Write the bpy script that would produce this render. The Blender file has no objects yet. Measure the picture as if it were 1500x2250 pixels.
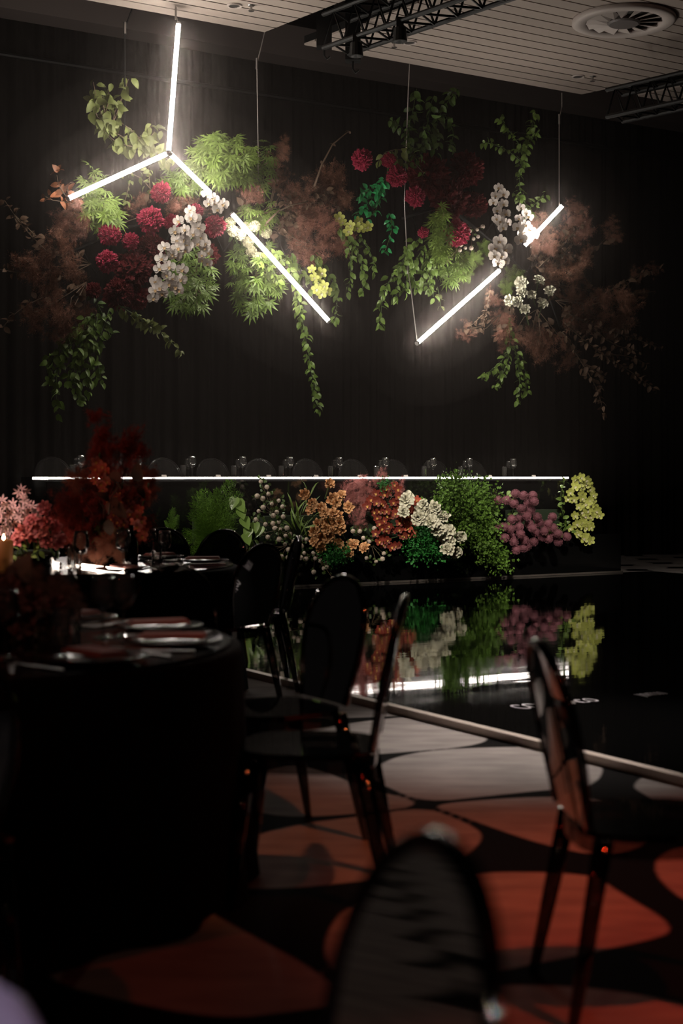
import bpy, math, random
import numpy as np
from mathutils import Vector, Matrix, noise
random.seed(7)
rnd = random.random
def ru(a, b): return a + (b - a) * rnd()
sc = bpy.context.scene
COL = sc.collection

# ------------------------------------------------------------------ camera
FPX, HZ, CAMH = 3200.0, 1047.0, 1.25          # focal length in px of a 1500x2250 frame, horizon row, eye height
cam_d = bpy.data.cameras.new('camera'); cam = bpy.data.objects.new('camera', cam_d); COL.objects.link(cam)
cam_d.sensor_fit = 'VERTICAL'; cam_d.sensor_height = 36.0; cam_d.sensor_width = 24.0
cam_d.lens = FPX / 2250 * 36
cam_d.shift_y = -(1125 - HZ) / 2250
cam.location = (0, 0, CAMH); cam.rotation_euler = (math.pi / 2, 0, 0)
cam_d.clip_start = .05; cam_d.clip_end = 200
cam_d.dof.use_dof = True; cam_d.dof.focus_distance = 15.8; cam_d.dof.aperture_fstop = 2.5
sc.camera = cam
# ------------------------------------------------------------------ world, exposure, lamps
w = bpy.data.worlds.new('world'); sc.world = w; w.use_nodes = True
w.node_tree.nodes['Background'].inputs[0].default_value = (.5, .42, .4, 1)
w.node_tree.nodes['Background'].inputs[1].default_value = .003
sc.view_settings.view_transform = 'Standard'; sc.view_settings.look = 'None'
sc.view_settings.gamma = 1; sc.view_settings.use_curve_mapping = False
sc.view_settings.exposure = 0.0
sc.cycles.max_bounces = 5; sc.cycles.transparent_max_bounces = 20; sc.cycles.volume_bounces = 0
sc.cycles.diffuse_bounces = 2; sc.cycles.glossy_bounces = 3; sc.cycles.adaptive_threshold = .02; sc.cycles.use_light_tree = False; sc.cycles.sample_clamp_indirect = 4
sc.cycles.caustics_reflective = False; sc.cycles.caustics_refractive = False
def spot(name, loc, aim, col, energy, angle, blend=.5, radius=.06):
    l = bpy.data.lights.new(name, 'SPOT'); l.color = col; l.energy = energy
    l.spot_size = math.radians(angle); l.spot_blend = blend; l.shadow_soft_size = radius
    o = bpy.data.objects.new(name, l); COL.objects.link(o); o.location = loc
    o.rotation_euler = (Vector(aim) - Vector(loc)).to_track_quat('-Z', 'Y').to_euler(); return o
def lamp(name, loc, col, energy, radius=.04):
    l = bpy.data.lights.new(name, 'POINT'); l.color = col; l.energy = energy; l.shadow_soft_size = radius
    o = bpy.data.objects.new(name, l); COL.objects.link(o); o.location = loc; return o
WARM = (1, .88, .74)
spot('floral_spot', (-4.2, 8.6, 5.3), (-1.0, 15.3, .85), WARM, 700, 16, .7, .14)
spot('floral_spot', (-0.6, 9.2, 5.3), (0.9, 16.4, .85), WARM, 2000, 15, .7, .14)
spot('floral_spot', (2.6, 10.2, 5.3), (2.4, 17.5, .85), WARM, 2000, 16, .7, .14)
spot('carpet_spot', (3.4, 10.0, 5.2), (1.05, 7.05, 0), (1, .88, .80), 1700, 22, 1, .1)
spot('red_wash', (2.6, 1.8, 5.0), (1.5, 3.95, 0), (1, .07, .022), 400, 33, .9, .1)
spot('red_wash', (-3.2, 2.2, 5.0), (-.9, 3.9, 0), (1, .05, .02), 36, 40, .9, .1)
spot('amber_wash', (1.6, 2.2, 5.0), (.15, 5.0, 0), (1, .22, .08), 180, 24, .9, .08)
spot('table_wash', (-4.4, 6.6, 3.4), (-1.5, 8.45, 1.15), (1, .36, .26), 95, 30, .8, .06)
spot('flower_fill_light', (-3.0, 5.0, 3.3), (-1.98, 8.2, .95), (1, .74, .66), 600, 11, .9, .05)  # unseen light added to brighten the pink table flowers
spot('chair_glint_fill', (.7, -1.4, 3.2), (.06, 1.45, .86), (1, .86, .72), 160, 9, .6, .02)  # two unseen lights added for glints on the nearest chair back
spot('chair_glint_fill', (1.0, -1.3, 3.1), (.06, 1.45, .86), (.75, .85, 1), 130, 9, .6, .02)
spot('glass_glint_fill', (-3.6, 9.4, 5.4), (-1.4, 15.4, 1.4), WARM, 160, 13, .8, .10)  # three added lights so the long table's glasses and chairs catch highlights
spot('glass_glint_fill', (0.2, 9.8, 5.4), (0.9, 17.0, 1.4), WARM, 200, 13, .8, .10)
spot('glass_glint_fill', (3.6, 11.0, 5.4), (2.2, 18.0, 1.4), WARM, 200, 12, .8, .10)
spot('table_glint_fill', (.5, 1.4, 4.4), (-.95, 4.75, .78), (1, .74, .62), 70, 12, .8, .03)  # added light giving the nearest table's glasses and plates their highlights
lamp('red_bulb', (2.2, -1.5, 3.2), (1, .06, .04), 18, .04)
lamp('warm_bulb', (-1.4, -1.0, 3.4), (1, .72, .45), 14, .04)
spot('lilac_fill_light', (-.9, -1.0, 3.2), (-.38, 1.2, .80), (.82, .76, 1), 75, 9, .7, .03)  # narrow fill added to lift the lilac cloth

# ------------------------------------------------------------------ coordinates
TH = math.radians(31.4); CT, ST = math.cos(TH), math.sin(TH)
def UV(u, v, z=0.0): return Vector((CT * u - ST * v, ST * u + CT * v, z))
def W(px, py, d): return Vector(((px - 750) / FPX * d, d, CAMH - (py - HZ) / FPX * d))
def QZ(px, py, z):
    d = FPX * (CAMH - z) / (py - HZ); return W(px, py, d)
VL = 13.94                                     # the bridal table's front line
def DL(px): return VL / (CT - ST * (px - 750) / FPX)
def PXU(px, v):                                # u where the ray of a column meets the line v
    s = (px - 750) / FPX; d = v / (CT - ST * s); return CT * s * d + ST * d

# ------------------------------------------------------------------ materials
MATS = {}
def mat(name, col, rough=.5, spec=.5, metal=0, emit=None, estr=0, var=0, vscale=20, bump=0, bscale=60, sheen=0):
    if name in MATS: return MATS[name]
    m = bpy.data.materials.new(name); m.use_nodes = True; nt = m.node_tree; b = nt.nodes['Principled BSDF']
    b.inputs['Base Color'].default_value = (*col, 1); b.inputs['Roughness'].default_value = rough
    b.inputs['Specular IOR Level'].default_value = spec; b.inputs['Metallic'].default_value = metal
    if sheen: b.inputs['Sheen Weight'].default_value = sheen
    if emit:
        b.inputs['Emission Color'].default_value = (*emit, 1); b.inputs['Emission Strength'].default_value = estr
    if var or bump:
        tc = nt.nodes.new('ShaderNodeTexCoord'); nz = nt.nodes.new('ShaderNodeTexNoise')
        nz.inputs['Scale'].default_value = vscale; nz.inputs['Detail'].default_value = 3
        nt.links.new(tc.outputs['Object'], nz.inputs['Vector'])
        if var:
            oi = nt.nodes.new('ShaderNodeObjectInfo')
            ad = nt.nodes.new('ShaderNodeMath'); ad.operation = 'ADD'
            nt.links.new(nz.outputs['Fac'], ad.inputs[0]); nt.links.new(oi.outputs['Random'], ad.inputs[1])
            mr = nt.nodes.new('ShaderNodeMapRange'); mr.inputs[1].default_value = .3; mr.inputs[2].default_value = 1.7
            mr.inputs[3].default_value = 1 - var; mr.inputs[4].default_value = 1 + var
            nt.links.new(ad.outputs[0], mr.inputs[0])
            hs = nt.nodes.new('ShaderNodeHueSaturation'); hs.inputs['Color'].default_value = (*col, 1)
            nt.links.new(mr.outputs[0], hs.inputs['Value']); nt.links.new(hs.outputs[0], b.inputs['Base Color'])
        if bump:
            n2 = nt.nodes.new('ShaderNodeTexNoise'); n2.inputs['Scale'].default_value = bscale
            nt.links.new(tc.outputs['Object'], n2.inputs['Vector'])
            bp = nt.nodes.new('ShaderNodeBump'); bp.inputs['Strength'].default_value = bump
            nt.links.new(n2.outputs['Fac'], bp.inputs['Height']); nt.links.new(bp.outputs[0], b.inputs['Normal'])
    MATS[name] = m; return m
def clear(name, tint, rough=.03, ior=1.49, base=0.0, scuff=.0):
    m = bpy.data.materials.new(name); m.use_nodes = True; nt = m.node_tree; nt.nodes.clear()
    o = nt.nodes.new('ShaderNodeOutputMaterial'); t = nt.nodes.new('ShaderNodeBsdfTransparent'); g = nt.nodes.new('ShaderNodeBsdfGlossy')
    t.inputs[0].default_value = (*tint, 1); g.inputs['Roughness'].default_value = rough; g.inputs[0].default_value = (1, 1, 1, 1)
    f = nt.nodes.new('ShaderNodeFresnel'); f.inputs[0].default_value = ior; mx = nt.nodes.new('ShaderNodeMixShader')
    nt.links.new(f.outputs[0], mx.inputs[0]); nt.links.new(t.outputs[0], mx.inputs[1]); nt.links.new(g.outputs[0], mx.inputs[2])
    if scuff:
        df_ = nt.nodes.new('ShaderNodeBsdfDiffuse'); df_.inputs[0].default_value = (.8, .78, .76, 1); m2 = nt.nodes.new('ShaderNodeMixShader'); m2.inputs[0].default_value = scuff
        nt.links.new(mx.outputs[0], m2.inputs[1]); nt.links.new(df_.outputs[0], m2.inputs[2]); mx = m2
    nt.links.new(mx.outputs[0], o.inputs[0]); MATS[name] = m; return m
BLACK = mat('black_paint', (.006, .006, .006), .5, .3)
GLOSSB = mat('black_gloss', (.004, .004, .004), .08, .5)
CLOTH = mat('black_cloth', (.0035, .0033, .0035), .9, .1, bump=.2, bscale=200)
SMOKE = clear('smoke_acrylic', (.22, .20, .19), .035)
CLEAR = clear('clear_acrylic', (.93, .93, .93), .10, 1.5, 0, .018)
GLASS = clear('drinking_glass', (.93, .93, .92), .03, 1.6, 0, .02)
METAL = mat('galvanised_metal', (.45, .43, .42), .35, .5, 1)
WIRE = mat('steel_wire', (.55, .5, .48), .4, .5, .6)
LED = mat('led_tube', (.9, .9, .9), .4, emit=(1, .90, .80), estr=66)
LEDS = mat('led_strip', (.9, .9, .9), .4, emit=(1, .89, .80), estr=30)
LEDT = mat('led_table_tube', (.9, .9, .9), .4, emit=(1, .80, .66), estr=9)
STEM = mat('green_stem', (.05, .09, .02), .6)
TWIG = mat('brown_twig', (.13, .085, .055), .7)

# ------------------------------------------------------------------ mesh helpers
def mesh(name, V, F, m, smooth=False):
    me = bpy.data.meshes.new(name); me.from_pydata([tuple(v) for v in V], [], F)
    if m is not None: me.materials.append(m)
    if smooth: me.polygons.foreach_set('use_smooth', [True] * len(me.polygons))
    me.update(); return me
class MB:
    def __init__(s): s.v = []; s.f = []
    def quad(s, pts):
        n = len(s.v); s.v += [Vector(p) for p in pts]; s.f.append(list(range(n, n + len(pts)))); return s
    def box(s, c, size, rz=0.0):
        n = len(s.v); cx, cy, cz = c; a, b, h = [k / 2 for k in size]; co, si = math.cos(rz), math.sin(rz)
        for dz in (-h, h):
            for dx, dy in ((-a, -b), (a, -b), (a, b), (-a, b)):
                s.v.append(Vector((cx + dx * co - dy * si, cy + dx * si + dy * co, cz + dz)))
        for q in ((3, 2, 1, 0), (4, 5, 6, 7), (0, 1, 5, 4), (1, 2, 6, 5), (2, 3, 7, 6), (3, 0, 4, 7)): s.f.append([n + i for i in q])
        return s
    def prism(s, pts, z0, z1):
        n = len(s.v); k = len(pts)
        for z in (z0, z1): s.v += [Vector((p[0], p[1], z)) for p in pts]
        s.f.append([n + i for i in reversed(range(k))]); s.f.append([n + k + i for i in range(k)])
        for i in range(k): j = (i + 1) % k; s.f.append([n + i, n + j, n + k + j, n + k + i])
        return s
    def tube(s, pts, r, seg=6, cap=True):
        pts = [Vector(p) for p in pts]; n0 = len(s.v); k = len(pts)
        rs = r if isinstance(r, (list, tuple)) else [r] * k
        prev = None
        for i, p in enumerate(pts):
            t = (pts[min(i + 1, k - 1)] - pts[max(i - 1, 0)])
            t = t.normalized() if t.length > 1e-9 else Vector((0, 0, 1))
            a = prev if prev is not None else (Vector((0, 0, 1)) if abs(t.z) < .9 else Vector((1, 0, 0)))
            x = (a - t * a.dot(t)); x = x.normalized() if x.length > 1e-6 else t.orthogonal().normalized()
            prev = x; y = t.cross(x)
            for j in range(seg):
                an = 2 * math.pi * j / seg; s.v.append(p + (x * math.cos(an) + y * math.sin(an)) * rs[i])
        for i in range(k - 1):
            for j in range(seg):
                a, b = n0 + i * seg + j, n0 + i * seg + (j + 1) % seg
                s.f.append([a, b, b + seg, a + seg])
        if cap:
            s.f.append([n0 + j for j in reversed(range(seg))]); s.f.append([n0 + (k - 1) * seg + j for j in range(seg)])
        return s
    def lathe(s, prof, seg=20, c=(0, 0, 0)):
        n0 = len(s.v)
        for r, z in prof:
            for j in range(seg):
                a = 2 * math.pi * j / seg; s.v.append(Vector((c[0] + r * math.cos(a), c[1] + r * math.sin(a), c[2] + z)))
        for i in range(len(prof) - 1):
            for j in range(seg):
                a, b = n0 + i * seg + j, n0 + i * seg + (j + 1) % seg
                s.f.append([a, b, b + seg, a + seg])
        return s
    def mesh(s, name, m, smooth=False): return mesh(name, s.v, s.f, m, smooth)
def obj(name, me, parent=None, mw=None, loc=None, rz=None, scale=None):
    o = bpy.data.objects.new(name, me); COL.objects.link(o)
    if parent is not None: o.parent = parent
    if mw is not None: o.matrix_local = mw
    if loc is not None: o.location = loc
    if rz is not None: o.rotation_euler = (0, 0, rz)
    if scale is not None: o.scale = scale if hasattr(scale, '__len__') else (scale,) * 3
    return o
def tag(o, label, cat, group=None, kind=None):
    if label: o['label'] = label
    if cat: o['category'] = cat
    if group: o['group'] = group
    if kind: o['kind'] = kind
    return o
def thing(name, label, cat, loc=(0, 0, 0), rz=0, group=None, mw=None):
    o = obj(name, None, None, mw, None if mw is not None else loc, None if mw is not None else rz)
    o.empty_display_size = .05
    return tag(o, label, cat, group)
def frame(p, ydir, zdir, s=1.0):
    """matrix whose Y runs along ydir and whose Z leans to zdir"""
    y = Vector(ydir).normalized(); z = Vector(zdir); z = z - y * z.dot(y)
    z = z.normalized() if z.length > 1e-5 else y.orthogonal().normalized()
    x = y.cross(z); m = Matrix((x, y, z)).transposed().to_4x4()
    if hasattr(s, '__len__'): m = m @ Matrix.Diagonal((*s, 1))
    else: m = m @ Matrix.Scale(s, 4)
    m.translation = Vector(p); return m
def rv(k=1.0): return Vector((ru(-k, k), ru(-k, k), ru(-k, k)))
def poly(pts, n):
    """n points spread evenly along a smoothed polyline, with tangents"""
    P = [Vector(p) for p in pts]
    for _ in range(2):
        Q = [P[0]]
        for a, b in zip(P, P[1:]): Q += [a * .75 + b * .25, a * .25 + b * .75]
        P = Q + [P[-1]]
    L = [0]
    for a, b in zip(P, P[1:]): L.append(L[-1] + (b - a).length)
    out = []
    for i in range(n):
        t = L[-1] * i / max(1, n - 1); k = 0
        while k < len(L) - 2 and L[k + 1] < t: k += 1
        f = (t - L[k]) / max(1e-9, L[k + 1] - L[k]); out.append((P[k].lerp(P[k + 1], f), (P[k + 1] - P[k]).normalized()))
    return out

# ------------------------------------------------------------------ plant meshes (all unit size: length 1 along Y, face along Z)
def leaf_me(m, wd=.60, fold=.10, droop=.22):
    V = [(0, 0, 0), (0, .35, .02), (0, .7, -.03), (0, 1, -droop)]
    for sx in (-1, 1): V += [(sx * wd * .42, .22, fold), (sx * wd * .5, .48, fold), (sx * wd * .32, .78, fold * .4 - droop * .3)]
    F = [[0, 1, 4], [4, 1, 5], [5, 1, 2], [5, 2, 6], [6, 2, 3], [0, 7, 1], [7, 8, 1], [8, 2, 1], [8, 9, 2], [9, 3, 2]]
    return mesh('leaf', V, F, m, True)
def palm_me(m, n=7, wd=.09):
    V = []; F = []
    for i in range(n):
        a = math.radians(-100 + 200 * i / (n - 1)); L = .62 + .38 * math.cos(a * .8)
        dx, dy = math.sin(a), math.cos(a); k = len(V)
        V += [(0, .12, 0), (dx * L * .5 - dy * wd, .12 + dy * L * .5 + dx * wd, .05), (dx * L, .12 + dy * L, -.10), (dx * L * .5 + dy * wd, .12 + dy * L * .5 - dx * wd, .05)]
        F.append([k, k + 3, k + 2, k + 1])
    k = len(V); V += [(-.015, -.15, 0), (.015, -.15, 0), (.015, .13, 0), (-.015, .13, 0)]; F.append([k, k + 1, k + 2, k + 3])
    return mesh('leaf', V, F, m)
def petal_me(m, wd=.8, cup=.38, tip=0.0, curl=-.20):
    V = []; F = []; rows = [(0, .14), (.3, .75), (.62, 1.0), (.87, .8), (1.0, .30 if not tip else .02)]
    for y, k in rows:
        for sx in (-1, -.5, 0, .5, 1):
            V.append((sx * k * wd / 2, y, cup * (abs(sx) ** 2) * k * .5 + cup * .5 * y * y + (curl if y > .95 else 0)))
    for r in range(4):
        for c in range(4): a = r * 5 + c; F.append([a, a + 1, a + 6, a + 5])
    return mesh('petal', V, F, m, True)
def fluff_me(m, n=1400, seed=1, strand=.09, wd=.010, ell=(1, 1, 1)):
    r = random.Random(seed); V = []; F = []
    cs = [Vector((r.gauss(0, .24), r.gauss(0, .24), r.gauss(0, .24))) for _ in range(18)]
    for i in range(n):
        c = cs[i % 18]; d = Vector((r.gauss(0, 1), r.gauss(0, 1), r.gauss(0, 1))).normalized()
        p = c + d * abs(r.gauss(0, .13)); p = Vector((p.x * ell[0], p.y * ell[1], p.z * ell[2]))
        q = p + (d + Vector((r.uniform(-.7, .7), r.uniform(-.7, .7), r.uniform(-.7, .7)))).normalized() * strand * r.uniform(.5, 1.3)
        s = d.orthogonal().normalized() * wd; k = len(V)
        V += [p - s, p + s, q]; F.append([k, k + 1, k + 2])
    return mesh('plume', V, F, m)
def frond_me(m, seed=1, n=26):
    """feathery asparagus frond along Y"""
    r = random.Random(seed); b = MB(); b.tube([(0, 0, 0), (0, .5, .03), (0, 1, -.12)], [.012, .008, .003], 4)
    for i in range(n):
        t = .08 + .9 * i / n; sp = (1 - t) * .42 + .06
        for sx in (-1, 1):
            base = Vector((0, t, .03 - .12 * t * t)); dr = Vector((sx, .55, r.uniform(-.35, .35))).normalized()
            for j in range(5):
                q = base + dr * sp * (j + 1) / 5; s = Vector((.006, .006, 0)); k = len(b.v)
                nd = (dr + Vector((r.uniform(-1, 1), r.uniform(-.6, 1), r.uniform(-.8, .8)))).normalized() * .085
                b.v += [q - s, q + s, q + nd]; b.f.append([k, k + 1, k + 2])
            k = len(b.v); b.v += [base, base + Vector((0, .008, 0)), base + dr * sp]; b.f.append([k, k + 1, k + 2])
    return b.mesh('frond', m)
def ico(sub):
    import bmesh
    bm = bmesh.new(); bmesh.ops.create_icosphere(bm, subdivisions=sub, radius=1)
    V = [v.co.copy() for v in bm.verts]; F = [[v.index for v in f.verts] for f in bm.faces]; bm.free(); return V, F
ICO4 = ico(5); ICO3 = ico(3); ICO2 = ico(2)
def crest_me(m, seed):
    V, F = ICO4; off = Vector((seed * 7.1, seed * 3.3, seed)); out = []
    for v in V:
        n1 = noise.noise(v * 1.3 + off); n2 = abs(noise.noise(v * 3.6 + off)); n3 = abs(noise.noise(v * 13 + off)); n4 = noise.noise(v * 26 + off)
        out.append(v * (.82 + .14 * n1 + .40 * n2 - .34 * n3 + .17 * n4))
    return mesh('flower_head', out, F, m)
def ball_me(m, n=170, spike=.22, wd=.11, core=.84, seed=2):
    r = random.Random(seed); V, F = ICO2; V = [v * core for v in V]; F = [list(f) for f in F]
    for i in range(n):
        z = 1 - 2 * (i + .5) / n; a = i * 2.39996; q = math.sqrt(1 - z * z); d = Vector((q * math.cos(a), q * math.sin(a), z))
        x = d.orthogonal().normalized(); y = d.cross(x); k = len(V); t = r.uniform(0, 6.28); e = (x * math.cos(t) + y * math.sin(t))
        V += [d * core - e * wd * .5, d * core + e * wd * .5, d * (core + spike) + e * wd * .75, d * (core + spike) - e * wd * .75]
        F.append([k, k + 1, k + 2, k + 3])
    return mesh('flower_head', V, F, m)

G = dict(
 lime=mat('leaf_lime', (.17, .26, .05), .5, .3, var=.35), olive=mat('leaf_olive', (.12, .145, .04), .5, .35, var=.35),
 mid=mat('leaf_mid_green', (.12, .20, .035), .45, .4, var=.35), dark=mat('leaf_dark_green', (.055, .10, .02), .45, .4, var=.4),
 vivid=mat('leaf_green_lit', (.03, .33, .10), .35, .5, var=.3), fern=mat('fern_green', (.10, .21, .02), .6, .2, var=.3),  # vivid green has the green light on its vine put into the colour
 moss=mat('moss_green', (.085, .17, .025), .6, .2, var=.4), emer=mat('emerald_foliage', (.03, .19, .035), .5, .3, var=.3),  # emerald below the white roses has green light put into its colour
 copper=mat('leaf_copper', (.30, .11, .05), .45, .4, var=.4), brown=mat('leaf_dry_brown', (.12, .075, .05), .6, .2, var=.4),
 smoke=mat('smoke_bush_plume', (.34, .16, .12), .9, .1, var=.3), smokeb=mat('smoke_bush_brown_plume', (.22, .11, .075), .9, .1, var=.3),
 smoker=mat('smoke_bush_red_plume', (.30, .05, .035), .9, .1, var=.3), peachp=mat('smoke_bush_peach_plume', (.50, .22, .14), .9, .1, var=.25),
 pinkp=mat('smoke_bush_pink_plume', (.42, .17, .16), .9, .1, var=.25),
 red=mat('celosia_red', (.25, .012, .04), .6, .25, var=.25, bump=.5, bscale=40), red_shaded=mat('celosia_red_shaded', (.085, .005, .007), .7, .2, var=.25, bump=.5, bscale=40),  # the deep red is the celosia red darkened for blooms in shade
 white=mat('orchid_white', (.84, .77, .71), .5, .3, var=.06), lip=mat('orchid_lip', (.55, .38, .20), .5, .3),
 rosew=mat('rose_white', (.84, .82, .64), .5, .3, var=.06), cream=mat('cream_bloom', (.62, .60, .38), .5, .3, var=.12),
 peach=mat('rose_peach', (.80, .45, .22), .5, .3, var=.25), pink=mat('rose_pink', (.75, .24, .24), .5, .3, var=.2),
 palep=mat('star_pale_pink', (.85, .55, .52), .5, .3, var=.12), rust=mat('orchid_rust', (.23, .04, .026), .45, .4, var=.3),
 amber=mat('orchid_amber_lip', (.66, .36, .10), .5, .3), coral=mat('orchid_coral', (.60, .13, .08), .45, .4, var=.25),
 chart=mat('orchid_chartreuse', (.46, .50, .12), .5, .35, var=.15), purple=mat('pompom_mauve', (.25, .10, .125), .7, .2, var=.3),
 roseshade=mat('rose_shaded', (.09, .03, .022), .6, .2, var=.25), button=mat('button_white', (.66, .56, .47), .7, .2, var=.12), heart=mat('anthurium_green', (.26, .42, .10), .3, .5, var=.2))  # dusky rose carries the shade on the nearest table in its colour
BLADE = leaf_me(G['mid'], .10, .02, .3)
LEAF = {k: leaf_me(G[k]) for k in ('olive', 'mid', 'dark', 'vivid', 'copper', 'brown', 'lime', 'emer')}
PALM = {k: palm_me(G[k]) for k in ('lime', 'mid', 'dark')}
FLUFF = {k: [fluff_me(G[k], 2600, s, .10, .006) for s in (1, 2)] for k in ('smoke', 'smokeb', 'smoker', 'peachp', 'pinkp')}
FLUFF['lime'] = [fluff_me(G['lime'], 1800, s, .22, .006) for s in (3, 4)]
FROND = {k: [frond_me(G[k], s) for s in (1, 2)] for k in ('fern', 'lime')}
CREST = {k: [crest_me(G[k], s) for s in (1, 2, 3)] for k in ('red', 'red_shaded')}
BALL = {'purple': ball_me(G['purple'], 320, .24, .06, .80), 'button': ball_me(G['button'], 70, .12, .2, .9), 'cream': ball_me(G['cream'], 180, .3, .10, .72)}
PETAL = {k: petal_me(G[k]) for k in ('rosew', 'peach', 'pink', 'roseshade')}
def bloom_me(m, specs, nm='blossom'):
    """flower facing +Z made of rounded or pointed petals: (angle, length, width, pointed, lift)"""
    V = []; F = []
    for a, L, wd, pt, lift in specs:
        a = math.radians(a); k = len(V); dy, dx = math.cos(a), math.sin(a)
        rows = [(.05, .12), (.35, .8), (.65, 1.0 if not pt else .85), (.9, .7 if not pt else .3), (1.0, .25 if not pt else .02)]
        for y, q in rows:
            for sx in (-1, 0, 1):
                lx, ly, lz = sx * q * wd / 2, y * L, lift * y * y - .10 * L * (sx == 0) * (y < .9) + .0
                V.append((lx * dy + ly * dx, -lx * dx + ly * dy, lz))
        for r in range(4):
            for c in range(2): b = k + r * 3 + c; F.append([b, b + 3, b + 4, b + 1])
    return mesh(nm, V, F, m, True)
PHAL = [(0, .95, .62, 0, -.06), (128, .95, .60, 0, -.06), (-128, .95, .60, 0, -.06), (78, 1.0, 1.05, 0, .06), (-78, 1.0, 1.05, 0, .06)]
CYMB = [(0, 1, .72, 0, .22), (72, 1, .78, 0, .15), (-72, 1, .78, 0, .15), (142, .95, .70, 0, .25), (-142, .95, .70, 0, .25)]
STAR = [(i * 60, 1, .36, 1, .3) for i in range(6)]
LIPS = [(180, .45, .42, 0, .28), (120, .28, .2, 0, .3), (-120, .28, .2, 0, .3)]
BLOOM = {'white': (bloom_me(G['white'], PHAL), bloom_me(G['lip'], LIPS, 'lip')), 'chart': (bloom_me(G['chart'], CYMB), bloom_me(G['cream'], LIPS, 'lip')),
         'rust': (bloom_me(G['rust'], CYMB), bloom_me(G['amber'], LIPS, 'lip')), 'coral': (bloom_me(G['coral'], CYMB), bloom_me(G['amber'], LIPS, 'lip')),
         'star': (bloom_me(G['palep'], STAR), None)}

# ================================================================== THE SETTING
def struct(name, me, parent=None, **k):
    o = obj(name, me, parent, **k)
    if parent is None: o['kind'] = 'structure'
    return o
# --- carpet: big rounded motifs printed on black, stored as a signed distance along the pile
def fl(pts):
    P = [np.array(((x - 750) / FPX * FPX * CAMH / (y - HZ), FPX * CAMH / (y - HZ))) for x, y in pts]
    for _ in range(2):
        Q = []
        for a, b in zip(P, P[1:] + P[:1]): Q += [a * .75 + b * .25, a * .25 + b * .75]
        P = Q
    return np.array(P)
MOTIF = [
 [(470, 1470), (640, 1500), (790, 1540), (900, 1566), (912, 1571), (787, 1577), (640, 1580), (520, 1560)],
 [(700, 1600), (787, 1586), (905, 1573), (960, 1580), (1062, 1608), (1076, 1626), (1030, 1640), (920, 1650), (790, 1660), (640, 1662), (560, 1640), (600, 1610)],
 [(640, 1676), (720, 1698), (800, 1732), (945, 1767), (800, 1787), (640, 1797), (540, 1780), (530, 1710)],
 [(815, 1700), (828, 1683), (870, 1663), (930, 1651), (1030, 1643), (1205, 1640), (1300, 1650), (1330, 1690), (1300, 1730), (1205, 1735), (1080, 1748), (932, 1764), (850, 1729), (822, 1714)],
 [(930, 1773), (1000, 1798), (1050, 1822), (1060, 1840), (1045, 1862), (1000, 1897), (930, 1917), (700, 1948), (520, 1955), (460, 1930), (540, 1842), (640, 1812), (800, 1793)],
 [(940, 1769), (1080, 1756), (1200, 1750), (1330, 1754), (1420, 1790), (1440, 1850), (1330, 1885), (1190, 1855), (1100, 1825), (1000, 1788)],
 [(1300, 1918), (1010, 1915), (850, 1955), (760, 1990), (716, 2050), (712, 2110), (760, 2160), (810, 2184), (950, 2166), (1100, 2132), (1400, 2072), (1500, 2042), (1350, 1955)],
 [(100, 2120), (250, 2005), (400, 1970), (560, 2060), (670, 2118), (720, 2158), (800, 2196), (650, 2222), (480, 2240), (250, 2195), (120, 2160)],
 [(815, 2202), (1000, 2175), (1100, 2163), (1280, 2168), (1450, 2192), (1640, 2250), (1500, 2420), (1000, 2420), (870, 2260)],
 [(1385, 1728), (1420, 1700), (1500, 1712), (1640, 1750), (1500, 1795), (1420, 1748)],
 [(1420, 1900), (1500, 1850), (1700, 1880), (1600, 2000), (1500, 1985)],
]
HULL = [(430, 1440), (800, 1500), (1500, 1640), (1760, 1800), (1760, 2000), (1700, 2500), (700, 2500), (60, 2300), (40, 2080), (400, 1900)]
def psd(P, X, Y):
    n = len(P); d = np.full(X.shape, 1e9); ins = np.zeros(X.shape, bool)
    for i in range(n):
        a, b = P[i], P[(i + 1) % n]; e = b - a; wx, wy = X - a[0], Y - a[1]
        t = np.clip((wx * e[0] + wy * e[1]) / max(1e-12, e @ e), 0, 1); d = np.minimum(d, np.hypot(wx - e[0] * t, wy - e[1] * t))
        c = (a[1] > Y) != (b[1] > Y); dy = e[1] if abs(e[1]) > 1e-9 else 1e-9
        ins ^= c & (X < a[0] + e[0] * (Y - a[1]) / dy)
    return np.where(ins, d, -d)
xs = np.concatenate([np.arange(-14, -3, .25), np.arange(-3, 6.5, .03), np.arange(6.5, 14.1, .12)])
ys = np.concatenate([np.arange(-5, 2.5, .3), np.arange(2.5, 10, .03), np.arange(10, 27, .12)])
gx, gy = np.meshgrid(xs, ys); X = gx.ravel(); Y = gy.ravel()
sd = np.full(X.shape, -1e9)
for m_ in MOTIF: sd = np.maximum(sd, psd(fl(m_), X, Y))
hull = psd(np.array([[(x - 750) * CAMH / (y - HZ), FPX * CAMH / (y - HZ)] for x, y in HULL]), X, Y)
A_, B_ = 1.32, 1.0
lat = np.full(X.shape, -1e9)
for sx_, sy_ in ((0, 0), (.5, .5)):
    fx = (np.mod(X / A_ + sx_, 1) - .5) * A_; fy = (np.mod(Y / B_ + sy_, 1) - .5) * B_
    lat = np.maximum(lat, (1 - (np.abs(fx / (A_ * .40)) ** 2.0 + np.abs(fy / (B_ * .31)) ** 2.0)) * .2)
sd = np.where(hull < -.02, lat, sd)
nx, ny = len(xs), len(ys); idx = np.arange(nx * ny).reshape(ny, nx)
Fq = np.stack([idx[:-1, :-1], idx[:-1, 1:], idx[1:, 1:], idx[1:, :-1]], -1).reshape(-1, 4)
me = bpy.data.meshes.new('floor'); me.vertices.add(nx * ny); me.vertices.foreach_set('co', np.stack([X, Y, np.zeros_like(X)], -1).ravel())
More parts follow.
